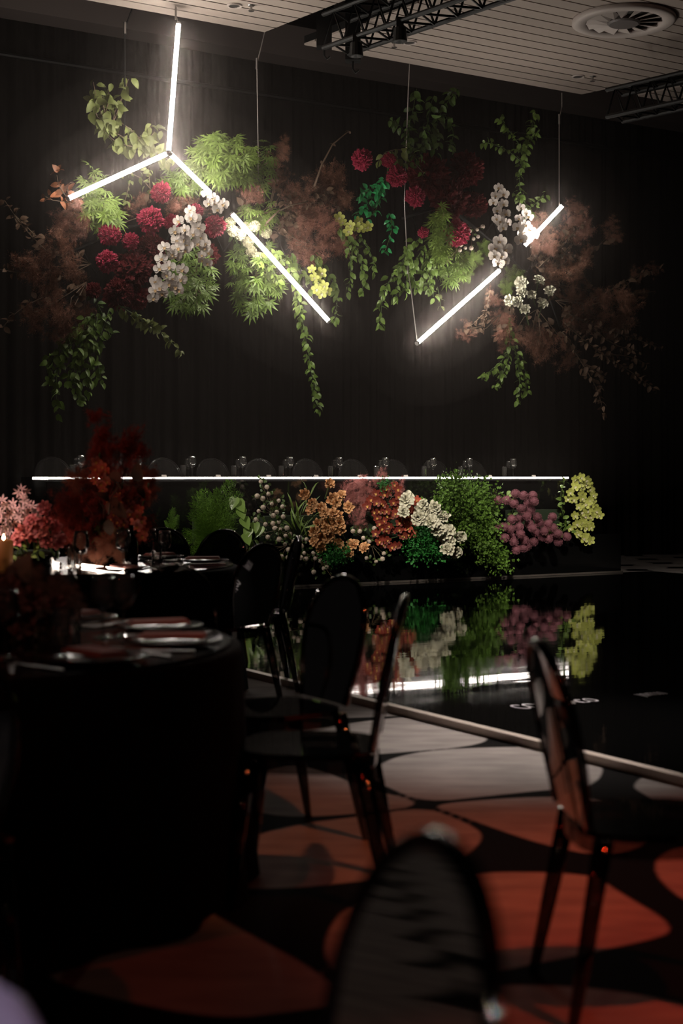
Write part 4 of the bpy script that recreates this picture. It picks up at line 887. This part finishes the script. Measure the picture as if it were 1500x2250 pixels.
for lab, base, tips, kd, sz_, per in (
  ('rosy smoke bush glowing beside the slanted tube end', (1170, 590), [(1185, 485), (1200, 515), (1180, 545), (1215, 530), (1195, 560)], 'smoke', .16, 2),
  ('upright rosy smoke bush on a leafy stem past the tube end', (1200, 600), [(1274, 462), (1282, 490), (1255, 500), (1295, 510), (1270, 525)], 'smoke', .16, 2),
  ('brown smoke bush spreading behind the white roses', (1180, 620), [(1240, 570), (1270, 600), (1290, 570), (1215, 600), (1250, 640), (1300, 640)], 'smokeb', .22, 2),
  ('wide dim smoke bush reaching the outer side', (1220, 660), [(1310, 680), (1345, 650), (1340, 710), (1290, 720), (1380, 680), (1260, 690)], 'smokeb', .24, 2),
  ('dim smoke bush hanging under the white roses', (1180, 680), [(1170, 730), (1215, 740), (1250, 770), (1190, 770), (1130, 730)], 'smokeb', .22, 2),
  ('reddish smoke bush below the low tube', (1130, 650), [(1090, 655), (1112, 685), (1095, 700), (1120, 710)], 'smoke', .15, 2),
  ('rusty smoke tufts lowest left on thin twigs', (1100, 690), [(1032, 735), (1020, 725), (1108, 752), (1095, 745)], 'smoke', .12, 1),
  ('lone smoke plume on a long bare twig', (1275, 590), [(1345, 520), (1350, 505)], 'smokeb', .15, 1),
  ('brown smoke plume at the outermost reach', (1300, 660), [(1400, 600), (1420, 640), (1430, 590)], 'smokeb', .14, 1)):
    smoke(lab, H(*base, .15), [H(*q, ru(-.15, .25)) for q in tips], kd, sz_, per, 'brown', 4)
branch('dry_branch', 'dry branch sweeping outward below the brown smoke bush', 'foliage', [[H(1250, 690), H(1320, 725), H(1380, 738), H(1450, 765)], [H(1300, 720), H(1350, 760), H(1400, 770)]], 'brown', .10, .10, .1, TWIG, .009)
branch('dry_branch', 'dry branch reaching lowest toward the outer corner', 'foliage', [[H(1240, 710), H(1310, 770), H(1380, 812), H(1442, 858)], [H(1320, 780), H(1380, 780), H(1420, 800)]], 'brown', .10, .10, .1, TWIG, .009)
branch('dry_branch', 'dry branch hanging down behind the lower greenery', 'foliage', [[H(1235, 730), H(1280, 800), H(1310, 850), H(1326, 905)], [H(1280, 800), H(1330, 830)]], 'brown', .11, .09, .4, TWIG, .009)
branch('dry_branch', 'dry branch lifting to the outer side beside the smoke plume', 'foliage', [[H(1280, 680), H(1350, 650), H(1400, 605), H(1450, 590)], [H(1360, 650), H(1440, 640)]], 'brown', .09, .11, .1, TWIG, .009)
branch('dry_branch', 'leafy stem under the upright rosy smoke bush', 'foliage', [[H(1180, 590, -.1), H(1230, 545, -.1), H(1270, 500, -.1)], [H(1220, 560), H(1260, 560)]], 'brown', .10, .10, .2, TWIG, .009)
branch('hanging_vine', 'bright little vine hanging lowest in the white rose cloud', 'vine', [[H(1120, 700), H(1122, 770), H(1095, 800), H(1060, 828)], [H(1122, 770), H(1110, 810), H(1090, 850)], [H(1130, 760), H(1142, 820), H(1140, 880)], [H(1140, 790), H(1158, 820), H(1156, 860)]], 'mid', .10, .07, .8)
branch('pale_sprig', 'pale sprig of round leaves hanging below the low tube', 'foliage', [[H(1075, 640, -.2), H(1070, 680, -.2), H(1058, 722, -.2)], [H(1068, 685, -.2), H(1035, 715, -.2)]], 'brown', .075, .09, .7, TWIG)

# ================================================================== FLOWERS BELOW THE LONG TABLE
def DB(px): return DL(px) - .20
def B(px, py, o=0.0): return W(px, py, DB(px) + o)
def foam(px, py, w_, h_, lab):                            # moss-covered blocks hold the stems against the panel
    c = W(px, py, DL(px) - .03); t = thing('flower_tray', lab, 'tray', c, TH); obj('tray', MB().box((0, 0, -h_ / 2), (w_, .12, .03)).mesh('tray', BLACK), t)
    obj('foam_block', MB().box((0, 0, 0), (w_ * .95, .10, h_ - .03)).mesh('foam_block', mat('floral_foam', (.015, .03, .012), .9)), t)
for px, py, w_, h_, lab in ((480, 1165, .6, .28, 'dark foam tray behind the feathery fern'), (650, 1160, .9, .3, 'dark foam tray behind the peach roses'), (850, 1150, .9, .3, 'dark foam tray behind the rust orchids'), (1020, 1150, .8, .3, 'dark foam tray behind the mossy foliage'), (1170, 1140, .8, .25, 'dark foam tray behind the mauve pompoms')): foam(px, py, w_, h_, lab)
def fern(label, base, tips, kind='fern', per=1, D=B, off=0):
    p0 = D(*base, off); t = thing('asparagus_fern', label, 'fern', p0)
    for i, q in enumerate(tips):
        e = D(*q, off + ru(-.15, .1)) - p0
        for k in range(per):
            s0 = e * ru(0, .25) if k else Vector((0, 0, 0)); v = e - s0 + rv(.05); L = v.length
            obj('frond', FROND[kind][(i + k) % 2], t, frame(s0, v, TOC + rv(.5), (L * .6, L, L)))
    return t
fern('big feathery asparagus fern at the red flowers end of the table front', (470, 1190), [(500, 1062), (482, 1075), (440, 1070), (455, 1090), (425, 1100), (415, 1130), (400, 1160), (520, 1090), (530, 1120), (505, 1130), (470, 1110), (440, 1130), (390, 1190), (410, 1215), (450, 1230), (500, 1220), (485, 1150), (455, 1150), (430, 1165), (515, 1150)], 'fern', 2)
fern('small lacy fern sprig left of the big fern', (378, 1170), [(372, 1118), (385, 1122), (362, 1140), (392, 1140), (350, 1160)], 'fern', 1)
HEART = MB(); hp = [(0, .0), (.22, -.14), (.42, -.02), (.46, .25), (.3, .6), (0, 1.0), (-.3, .6), (-.46, .25), (-.42, -.02), (-.22, -.14)]
HEART.v = [Vector((x, y, .06 * abs(x) * 2)) for x, y in hp] + [Vector((0, .35, -.03))]; HEART.f = [[i, (i + 1) % 10, 10] for i in range(10)]; HEART = HEART.mesh('leaf', G['heart'], True)
def hearts(label, pts, size, base, me_=HEART):
    p0 = B(*base); t = thing('anthurium_plant', label, 'plant', p0)
    for x, y in pts:
        q = B(x, y, -.12) - p0; obj('stem', MB().tube([(0, .05, 0), q * .5 + Vector((0, .04, 0)), q], .005, 5).mesh('stem', STEM), t)
        obj('leaf', me_, t, frame(q + Vector((0, 0, size * .4)), Vector((ru(-.7, .7), -.2, -1)), TOC + Vector((ru(-.3, .3), 0, .5)), size * ru(.85, 1.15)))
hearts('pale green heart-shaped leaves between fern and button flowers', [(535, 1150), (560, 1160), (547, 1172), (528, 1128), (572, 1168), (516, 1105), (522, 1112), (540, 1185)], .125, (545, 1200))
branch('leafy_branch', 'dark broad leaves hanging under the heart-shaped leaves', 'foliage', [[B(545, 1185), B(535, 1205), B(540, 1225)], [B(555, 1190), B(560, 1210)]], 'mid', .12, .1, .8)
BP = [(573, 1058), (586, 1070), (565, 1090), (590, 1085), (577, 1095), (612, 1100), (597, 1107), (578, 1115), (568, 1123), (608, 1125), (620, 1113), (562, 1142), (600, 1133), (622, 1135), (583, 1152), (612, 1147), (599, 1150), (630, 1160), (604, 1161), (615, 1163), (577, 1172), (588, 1180), (627, 1177), (613, 1185), (637, 1173), (645, 1190), (626, 1196), (634, 1208), (587, 1203), (598, 1207), (602, 1217), (618, 1222), (632, 1225), (655, 1185), (662, 1200), (668, 1215), (673, 1185), (688, 1215), (703, 1232), (692, 1227), (718, 1237), (711, 1249), (689, 1257), (731, 1271), (718, 1246), (672, 1228), (660, 1225)]
dbf = lambda x: DB(x) - .06
buttons('white button flowers on top of the brown-stemmed bush', BP[:11], (600, 1130), .026, dbf, 'white button sprays', 5)
buttons('white button flowers in the middle of the brown-stemmed bush', BP[11:27], (610, 1165), .028, dbf, 'white button sprays', 5)
buttons('white button flowers low at the foot of the bush', BP[27:37], (630, 1200), .027, dbf, 'white button sprays', 4)
buttons('white button flowers trailing lowest below the peach roses', BP[37:], (690, 1215), .027, dbf, 'white button sprays', 3)
buttons('white button flowers under the rust orchids', [(775, 1167), (790, 1167), (798, 1182), (822, 1161), (824, 1175), (826, 1234), (843, 1216), (840, 1228), (805, 1226), (810, 1190)], (815, 1195), .025, dbf, 'white button sprays', 4)
PR = [(668, 1086), (685, 1106), (705, 1116), (685, 1122), (715, 1128), (730, 1096), (737, 1106), (722, 1066), (751, 1090), (767, 1115), (735, 1130), (746, 1150), (722, 1150), (750, 1166), (700, 1152), (722, 1180), (742, 1197), (775, 1198), (763, 1216), (705, 1205), (690, 1168), (705, 1182), (718, 1163), (802, 1206), (735, 1148), (745, 1135), (690, 1192), (730, 1165)]
for x, y in PR: rose('peach rose in the amber cluster below the long table', B(x, y, ru(-.22, -.05)), .070, 'peach', 'peach roses below the table')
branch('grass_blades', 'long green blades beside the peach roses', 'foliage', [[B(665, 1180), B(655, 1140), B(668, 1105)], [B(660, 1175), B(675, 1150), B(690, 1135)]], 'mid', .24, .10, -1.6, pieces={'mid': BLADE})
def tuft_me(m, seed, n=70):
    r = random.Random(seed); V = []; F = []
    for i in range(n):
        p = Vector((r.gauss(0, .4), r.gauss(0, .3), r.gauss(0, .4))); d = (p + Vector((r.uniform(-.4, .4), -.4, r.uniform(-.2, .6)))).normalized(); x = d.cross(Vector((r.uniform(-1, 1), r.uniform(-1, 1), r.uniform(-1, 1)))).normalized(); k = len(V); s = r.uniform(.16, .28)
        V += [p, p + d * s * .6 + x * s * .5, p + d * s * .8 + x * s * .15, p + d * s * 1.1, p + d * s * .8 - x * s * .15, p + d * s * .6 - x * s * .5]; F.append([k, k + 1, k + 2, k + 3, k + 4, k + 5])
    return mesh('leaf_tuft', V, F, m)
TUFT = {k: [tuft_me(G[k], s) for s in (1, 2, 3)] for k in ('moss', 'emer')}
def herb(label, base, pts, kind, size):
    p0 = B(*base); t = thing('curly_foliage', label, 'foliage', p0)
    for i, (x, y) in enumerate(pts):
        q = B(x, y, ru(-.22, .02)) - p0
        if i % 3 == 0: obj('stem', MB().tube([(0, .05, 0), q * .5 + Vector((0, .05, 0)), q], .005, 5).mesh('stem', STEM), t)
        o = obj('leaf_tuft', TUFT[kind][i % 3], t, frame(q, rv(1), TOC + rv(.5), size * ru(.8, 1.2))); o['kind'] = 'stuff'
def inpoly(P, n, seed=1):
    r = random.Random(seed); out = []; xs_ = [p[0] for p in P]; ys_ = [p[1] for p in P]
    while len(out) < n:
        x, y = r.uniform(min(xs_), max(xs_)), r.uniform(min(ys_), max(ys_)); c = False
        for (x1, y1), (x2, y2) in zip(P, P[1:] + P[:1]):
            if (y1 > y) != (y2 > y) and x < x1 + (x2 - x1) * (y - y1) / (y2 - y1): c = not c
        if c and all((x - a) ** 2 + (y - b_) ** 2 > 30 for a, b_ in out[-40:]): out.append((x, y))
    return out
herb('curly mossy green foliage between white roses and mauve pompoms', (1030, 1150), inpoly([(975, 1060), (1000, 1052), (1035, 1058), (1070, 1075), (1088, 1100), (1075, 1150), (1085, 1190), (1108, 1235), (1090, 1248), (1060, 1225), (1025, 1205), (1000, 1150), (968, 1120)], 95, 4), 'moss', .15)
herb('emerald curly foliage hanging below the white roses', (915, 1185), inpoly([(900, 1160), (930, 1155), (960, 1190), (978, 1225), (955, 1222), (930, 1225), (908, 1220), (895, 1190)], 28, 5), 'emer', .13)
herb('small emerald tuft under the peach roses', (738, 1210), inpoly([(715, 1200), (755, 1200), (762, 1222), (735, 1232), (715, 1222)], 12, 6), 'emer', .11)
herb('small emerald tuft above the rust orchids', (845, 1065), inpoly([(835, 1058), (855, 1058), (855, 1075), (838, 1075)], 4, 7), 'emer', .08)
smoke('pink smoke bush beside the peach roses under the table', B(790, 1150, .1), [B(767, 1066), B(775, 1092), B(788, 1118), B(800, 1078), B(780, 1145), B(806, 1100), B(795, 1060)], 'pinkp', .13, 2)
smoke('pink smoke tufts touching the light strip above the rust orchids', B(850, 1110, .1), [B(835, 1055), B(860, 1060), B(845, 1045), B(875, 1065), B(885, 1085)], 'pinkp', .10, 1)
RO = inpoly([(812, 1080), (835, 1068), (880, 1062), (895, 1080), (888, 1110), (905, 1130), (900, 1175), (880, 1200), (845, 1205), (825, 1180), (822, 1145), (805, 1115)], 66, 8)
for k, lab in enumerate(('rust orchid spray at the top of its bank', 'rust orchid spray in the middle of its bank', 'rust orchid spray at the bottom of its bank')):
    pts = sorted(RO, key=lambda q: q[1])[k * 22:(k + 1) * 22]; orchid(lab, pts, 'rust', .052, D=lambda x: DB(x) - .12)
orchid('coral lilies beside the uppermost white rose below the table', [(905, 1103), (915, 1098), (898, 1118), (908, 1128), (902, 1140), (920, 1108), (910, 1145), (897, 1160), (905, 1172)], 'coral', .058, D=lambda x: DB(x) - .15)
WRL = [q + ', below the long table' for q in ('uppermost white rose', 'white rose half behind rust orchids', 'white rose below the coral lilies', 'white rose touching the emerald foliage top', 'single high white rose against the mossy foliage', 'white rose under the single high one', 'white rose second from the top', 'white rose starting the diagonal run', 'white rose in the middle of the diagonal run', 'white rose below the middle of the diagonal run', 'white rose beside the middle of the diagonal run', 'white rose above the lowest pair', 'white rose standing apart nearest the mossy foliage', 'left rose of the lowest pair', 'right rose of the lowest pair', 'white rose tucked behind the diagonal run')]
for i, (x, y) in enumerate(((891, 1099), (886, 1127), (925, 1122), (918, 1138), (956, 1117), (976, 1138), (931, 1110), (945, 1150), (961, 1166), (972, 1176), (984, 1170), (986, 1190), (1010, 1181), (982, 1208), (1002, 1213), (955, 1152))):
    rose(WRL[i], B(x, y, -.26 + ru(-.05, .05)), .086, 'rosew', 'white roses below the table', petals=(10, 8, 6))
PP = [(1095, 1099), (1113, 1099), (1132, 1085), (1150, 1089), (1170, 1089), (1129, 1106), (1160, 1105), (1173, 1102), (1145, 1118), (1166, 1121), (1124, 1141), (1142, 1138), (1157, 1134), (1180, 1136), (1213, 1136), (1204, 1151), (1162, 1151), (1140, 1158), (1107, 1158), (1092, 1163), (1121, 1162), (1185, 1149), (1215, 1160), (1196, 1167), (1176, 1169), (1143, 1173), (1108, 1182), (1123, 1180), (1129, 1191), (1152, 1187), (1172, 1191), (1226, 1173), (1245, 1179), (1204, 1184), (1226, 1191), (1158, 1200), (1134, 1208), (1150, 1204), (1191, 1180), (1169, 1160), (1216, 1180)]
for i, (x, y) in enumerate(PP):
    globe('mauve_pompom', 'mauve pompom flower in the round-headed bank below the table', B(x, y, -.16 + .10 * math.sin(i * 2.4)), .056, 'purple', 'mauve pompoms below the table')
branch('leafy_branch', 'dim leaves behind the mauve pompoms', 'foliage', [[B(1120, 1150, .1), B(1130, 1110, .1), B(1125, 1080, .1)], [B(1200, 1180, .1), B(1225, 1150, .1)]], 'mid', .10, .10, .2)
CO = inpoly([(1262, 1048), (1275, 1035), (1290, 1055), (1310, 1085), (1300, 1110), (1318, 1125), (1315, 1160), (1305, 1195), (1275, 1192), (1250, 1165), (1262, 1135), (1250, 1115), (1245, 1080)], 46, 9)
dch = lambda x: VL / (CT - ST * (x - 750) / FPX) - .15
srt = sorted(CO, key=lambda q: q[1])
orchid('chartreuse orchids at the top corner of the lit table end', srt[:16], 'chart', .062, D=dch)
orchid('chartreuse orchids halfway down the table end', srt[16:31], 'chart', .062, D=dch)
orchid('chartreuse orchids hanging lowest at the table end', srt[31:], 'chart', .062, D=dch)
branch('leafy_branch', 'dark green leaves tucked beside the chartreuse orchids', 'foliage', [[B(1250, 1175), B(1235, 1130), B(1230, 1080), B(1240, 1060)], [B(1245, 1150), B(1225, 1165)]], 'mid', .10, .085, .2)

# ================================================================== FLOWERS ON THE ROUND TABLES
def bowl(label, x, y, r):
    t = thing('flower_bowl', label, 'bowl', (x, y, TZ + .001)); obj('bowl', MB().lathe([(0, 0), (r * .7, 0), (r, .06), (r, .07), (r * .94, .07), (r * .6, .015), (0, .012)], 28).mesh('bowl', GLOSSB, True), t)
    obj('moss', MB().lathe([(r * .92, .06), (r * .6, .085), (0, .09)], 20).mesh('moss', mat('floral_foam', (.015, .03, .012), .9)), t)
D2 = 8.55
bowl('low black bowl under the red smoke bush on the table', *W(225, 1240, D2).xy, .16); bowl('low black bowl under the pink flowers on the table', *W(70, 1240, 8.35).xy, .16)
T = lambda x, y, o=0.0: W(x, y, D2 + o)
smoke('tall crimson smoke bush rising over the long table', T(230, 1200), [T(213, 925), T(218, 950), T(222, 975), T(272, 965), T(290, 980), T(262, 990), T(240, 1000), T(295, 1000), T(270, 1015), T(212, 1000)], 'smoker', .095, 2)
smoke('wide crimson smoke bush filling the table centrepiece', T(225, 1200), [T(160, 1105), T(185, 1115), T(150, 1145), T(178, 1150), T(210, 1100), T(270, 1085), T(205, 1165), T(240, 1140), T(290, 1110), T(225, 1190), T(170, 1185), T(250, 1070), T(200, 1075), T(300, 1150), T(280, 1180), T(150, 1120), T(230, 1110), T(130, 1160)], 'smoker', .115, 2)
smoke('pale peach smoke puffs before the light strip', T(240, 1180), [T(165, 1065), T(180, 1058), T(255, 1052), T(305, 1045), T(322, 1052), T(330, 1075), T(318, 1090)], 'peachp', .085, 3)
smoke('low peach smoke bush glowing above the table tube', T(215, 1230, -.2), [T(190, 1205, -.3), T(215, 1212, -.3), T(240, 1195, -.3), T(255, 1185, -.3), T(175, 1220, -.3), T(265, 1210, -.3)], 'peachp', .085, 2)
orchid('coral orchid spray standing up before the light strip', [(212, 1014), (225, 1024), (208, 1030), (232, 1034), (218, 1040), (228, 1052), (206, 1048), (222, 1064), (234, 1058), (212, 1058), (226, 1076)], 'coral', .033, D=lambda x: 8.30)
orchid('rust orchid cluster in the middle of the table centrepiece', [(255, 1090), (266, 1102), (250, 1108), (280, 1098), (241, 1116), (260, 1122), (275, 1118), (250, 1130), (268, 1136), (285, 1128), (244, 1140), (258, 1146), (272, 1150), (236, 1100), (290, 1112), (262, 1082), (246, 1096)], 'rust', .031, D=lambda x: 8.28)
orchid('coral orchids dangling at the bottle side of the centrepiece', [(300, 1132), (310, 1144), (296, 1146), (306, 1120), (302, 1156), (316, 1166), (312, 1178), (318, 1090), (320, 1082)], 'coral', .033, D=lambda x: 8.25)
branch('dark_leaf_branch', 'dark broad leaf hanging before the light strip', 'foliage', [[T(238, 1130, -.4), T(245, 1075, -.4), T(275, 1060, -.4), T(300, 1066, -.4)]], 'brown', .13, .14, .2, TWIG)
branch('leafy_branch', 'dark green leaves below the rust orchids on the table', 'foliage', [[T(240, 1200, -.1), T(260, 1165, -.1), T(290, 1160, -.1)], [T(230, 1190, -.1), T(215, 1160, -.1)]], 'dark', .08, .06, .2)
def stars(label, pts, base, D):
    p0 = W(*base, D); t = thing('star_flower_spray', label, 'flower', p0)
    for x, y in pts:
        q = W(x, y, D + ru(-.1, .08)) - p0; obj('stem', MB().tube([(0, .02, 0), q * .55 + Vector((q.x * .1, .03, 0)), q], .0025, 4).mesh('stem', mat('pink_stem', (.35, .24, .17), .6)), t)
        obj('blossom', BLOOM['star'][0], t, frame(q, rv(1), TOC + Vector((ru(-.7, .7), 0, ru(-.1, .9))), .036 * ru(.8, 1.15)))
stars('pale pink star flowers standing tallest over the pink roses', [(47, 1073), (58, 1080), (53, 1100), (50, 1090), (40, 1082)], (55, 1190), 8.2)
stars('pale pink star flowers crowding at the frame edge', [(5, 1098), (14, 1108), (28, 1106), (8, 1112), (3, 1140), (20, 1130), (12, 1155), (4, 1165), (22, 1165), (2, 1125), (16, 1142), (10, 1175)], (10, 1215), 8.2)
stars('pale pink star flowers just above the pink roses', [(45, 1118), (60, 1124), (75, 1122), (32, 1118), (70, 1112), (55, 1132), (82, 1134), (40, 1140), (66, 1142), (30, 1150), (50, 1148), (85, 1118), (25, 1122), (78, 1146), (60, 1108), (38, 1130)], (60, 1205), 8.2)
for x, y, lab in ((98, 1114, 'single pink rose held high beside the star flowers'), (54, 1166, 'open pink rose nearest the candle'), (88, 1162, 'pink rose in the middle of the table roses'), (42, 1184, 'pink rose lowest beside the candle'), (72, 1180, 'pink rose low in the middle of the table roses'), (104, 1186, 'pink rose low beside the table tube'), (119, 1158, 'pink rose farthest from the candle'), (126, 1188, 'pink rose bud side, just above the half hidden tube'), (72, 1148, 'pink rose behind the middle table roses'), (104, 1150, 'pink rose tucked under the single high rose')):
    rose(lab, W(x, y, 8.1 + ru(-.06, .06)), .050, 'pink', 'pink roses on the table')
branch('leafy_branch', 'small green leaves under the pink roses', 'foliage', [[W(40, 1235, 8.15), W(35, 1215, 8.1), W(50, 1200, 8.1)], [W(60, 1232, 8.15), W(85, 1205, 8.1), W(110, 1205, 8.1)]], 'lime', .055, .05, .1)
bowl('low dark bowl under the shadowed flowers on the nearest table', -1.02, 4.62, .15)
N = lambda x, y, o=0.0: W(x, y, 4.55 + o)
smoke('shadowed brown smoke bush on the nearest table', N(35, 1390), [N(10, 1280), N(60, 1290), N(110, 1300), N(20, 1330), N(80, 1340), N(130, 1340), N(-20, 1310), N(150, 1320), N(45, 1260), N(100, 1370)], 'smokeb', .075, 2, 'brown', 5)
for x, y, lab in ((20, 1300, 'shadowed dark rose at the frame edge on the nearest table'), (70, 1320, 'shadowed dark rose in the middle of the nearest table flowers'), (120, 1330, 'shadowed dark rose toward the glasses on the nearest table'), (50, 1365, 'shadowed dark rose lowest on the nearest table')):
    rose(lab, N(x, y, -.08), .042, 'roseshade', 'shadowed roses on the nearest table')
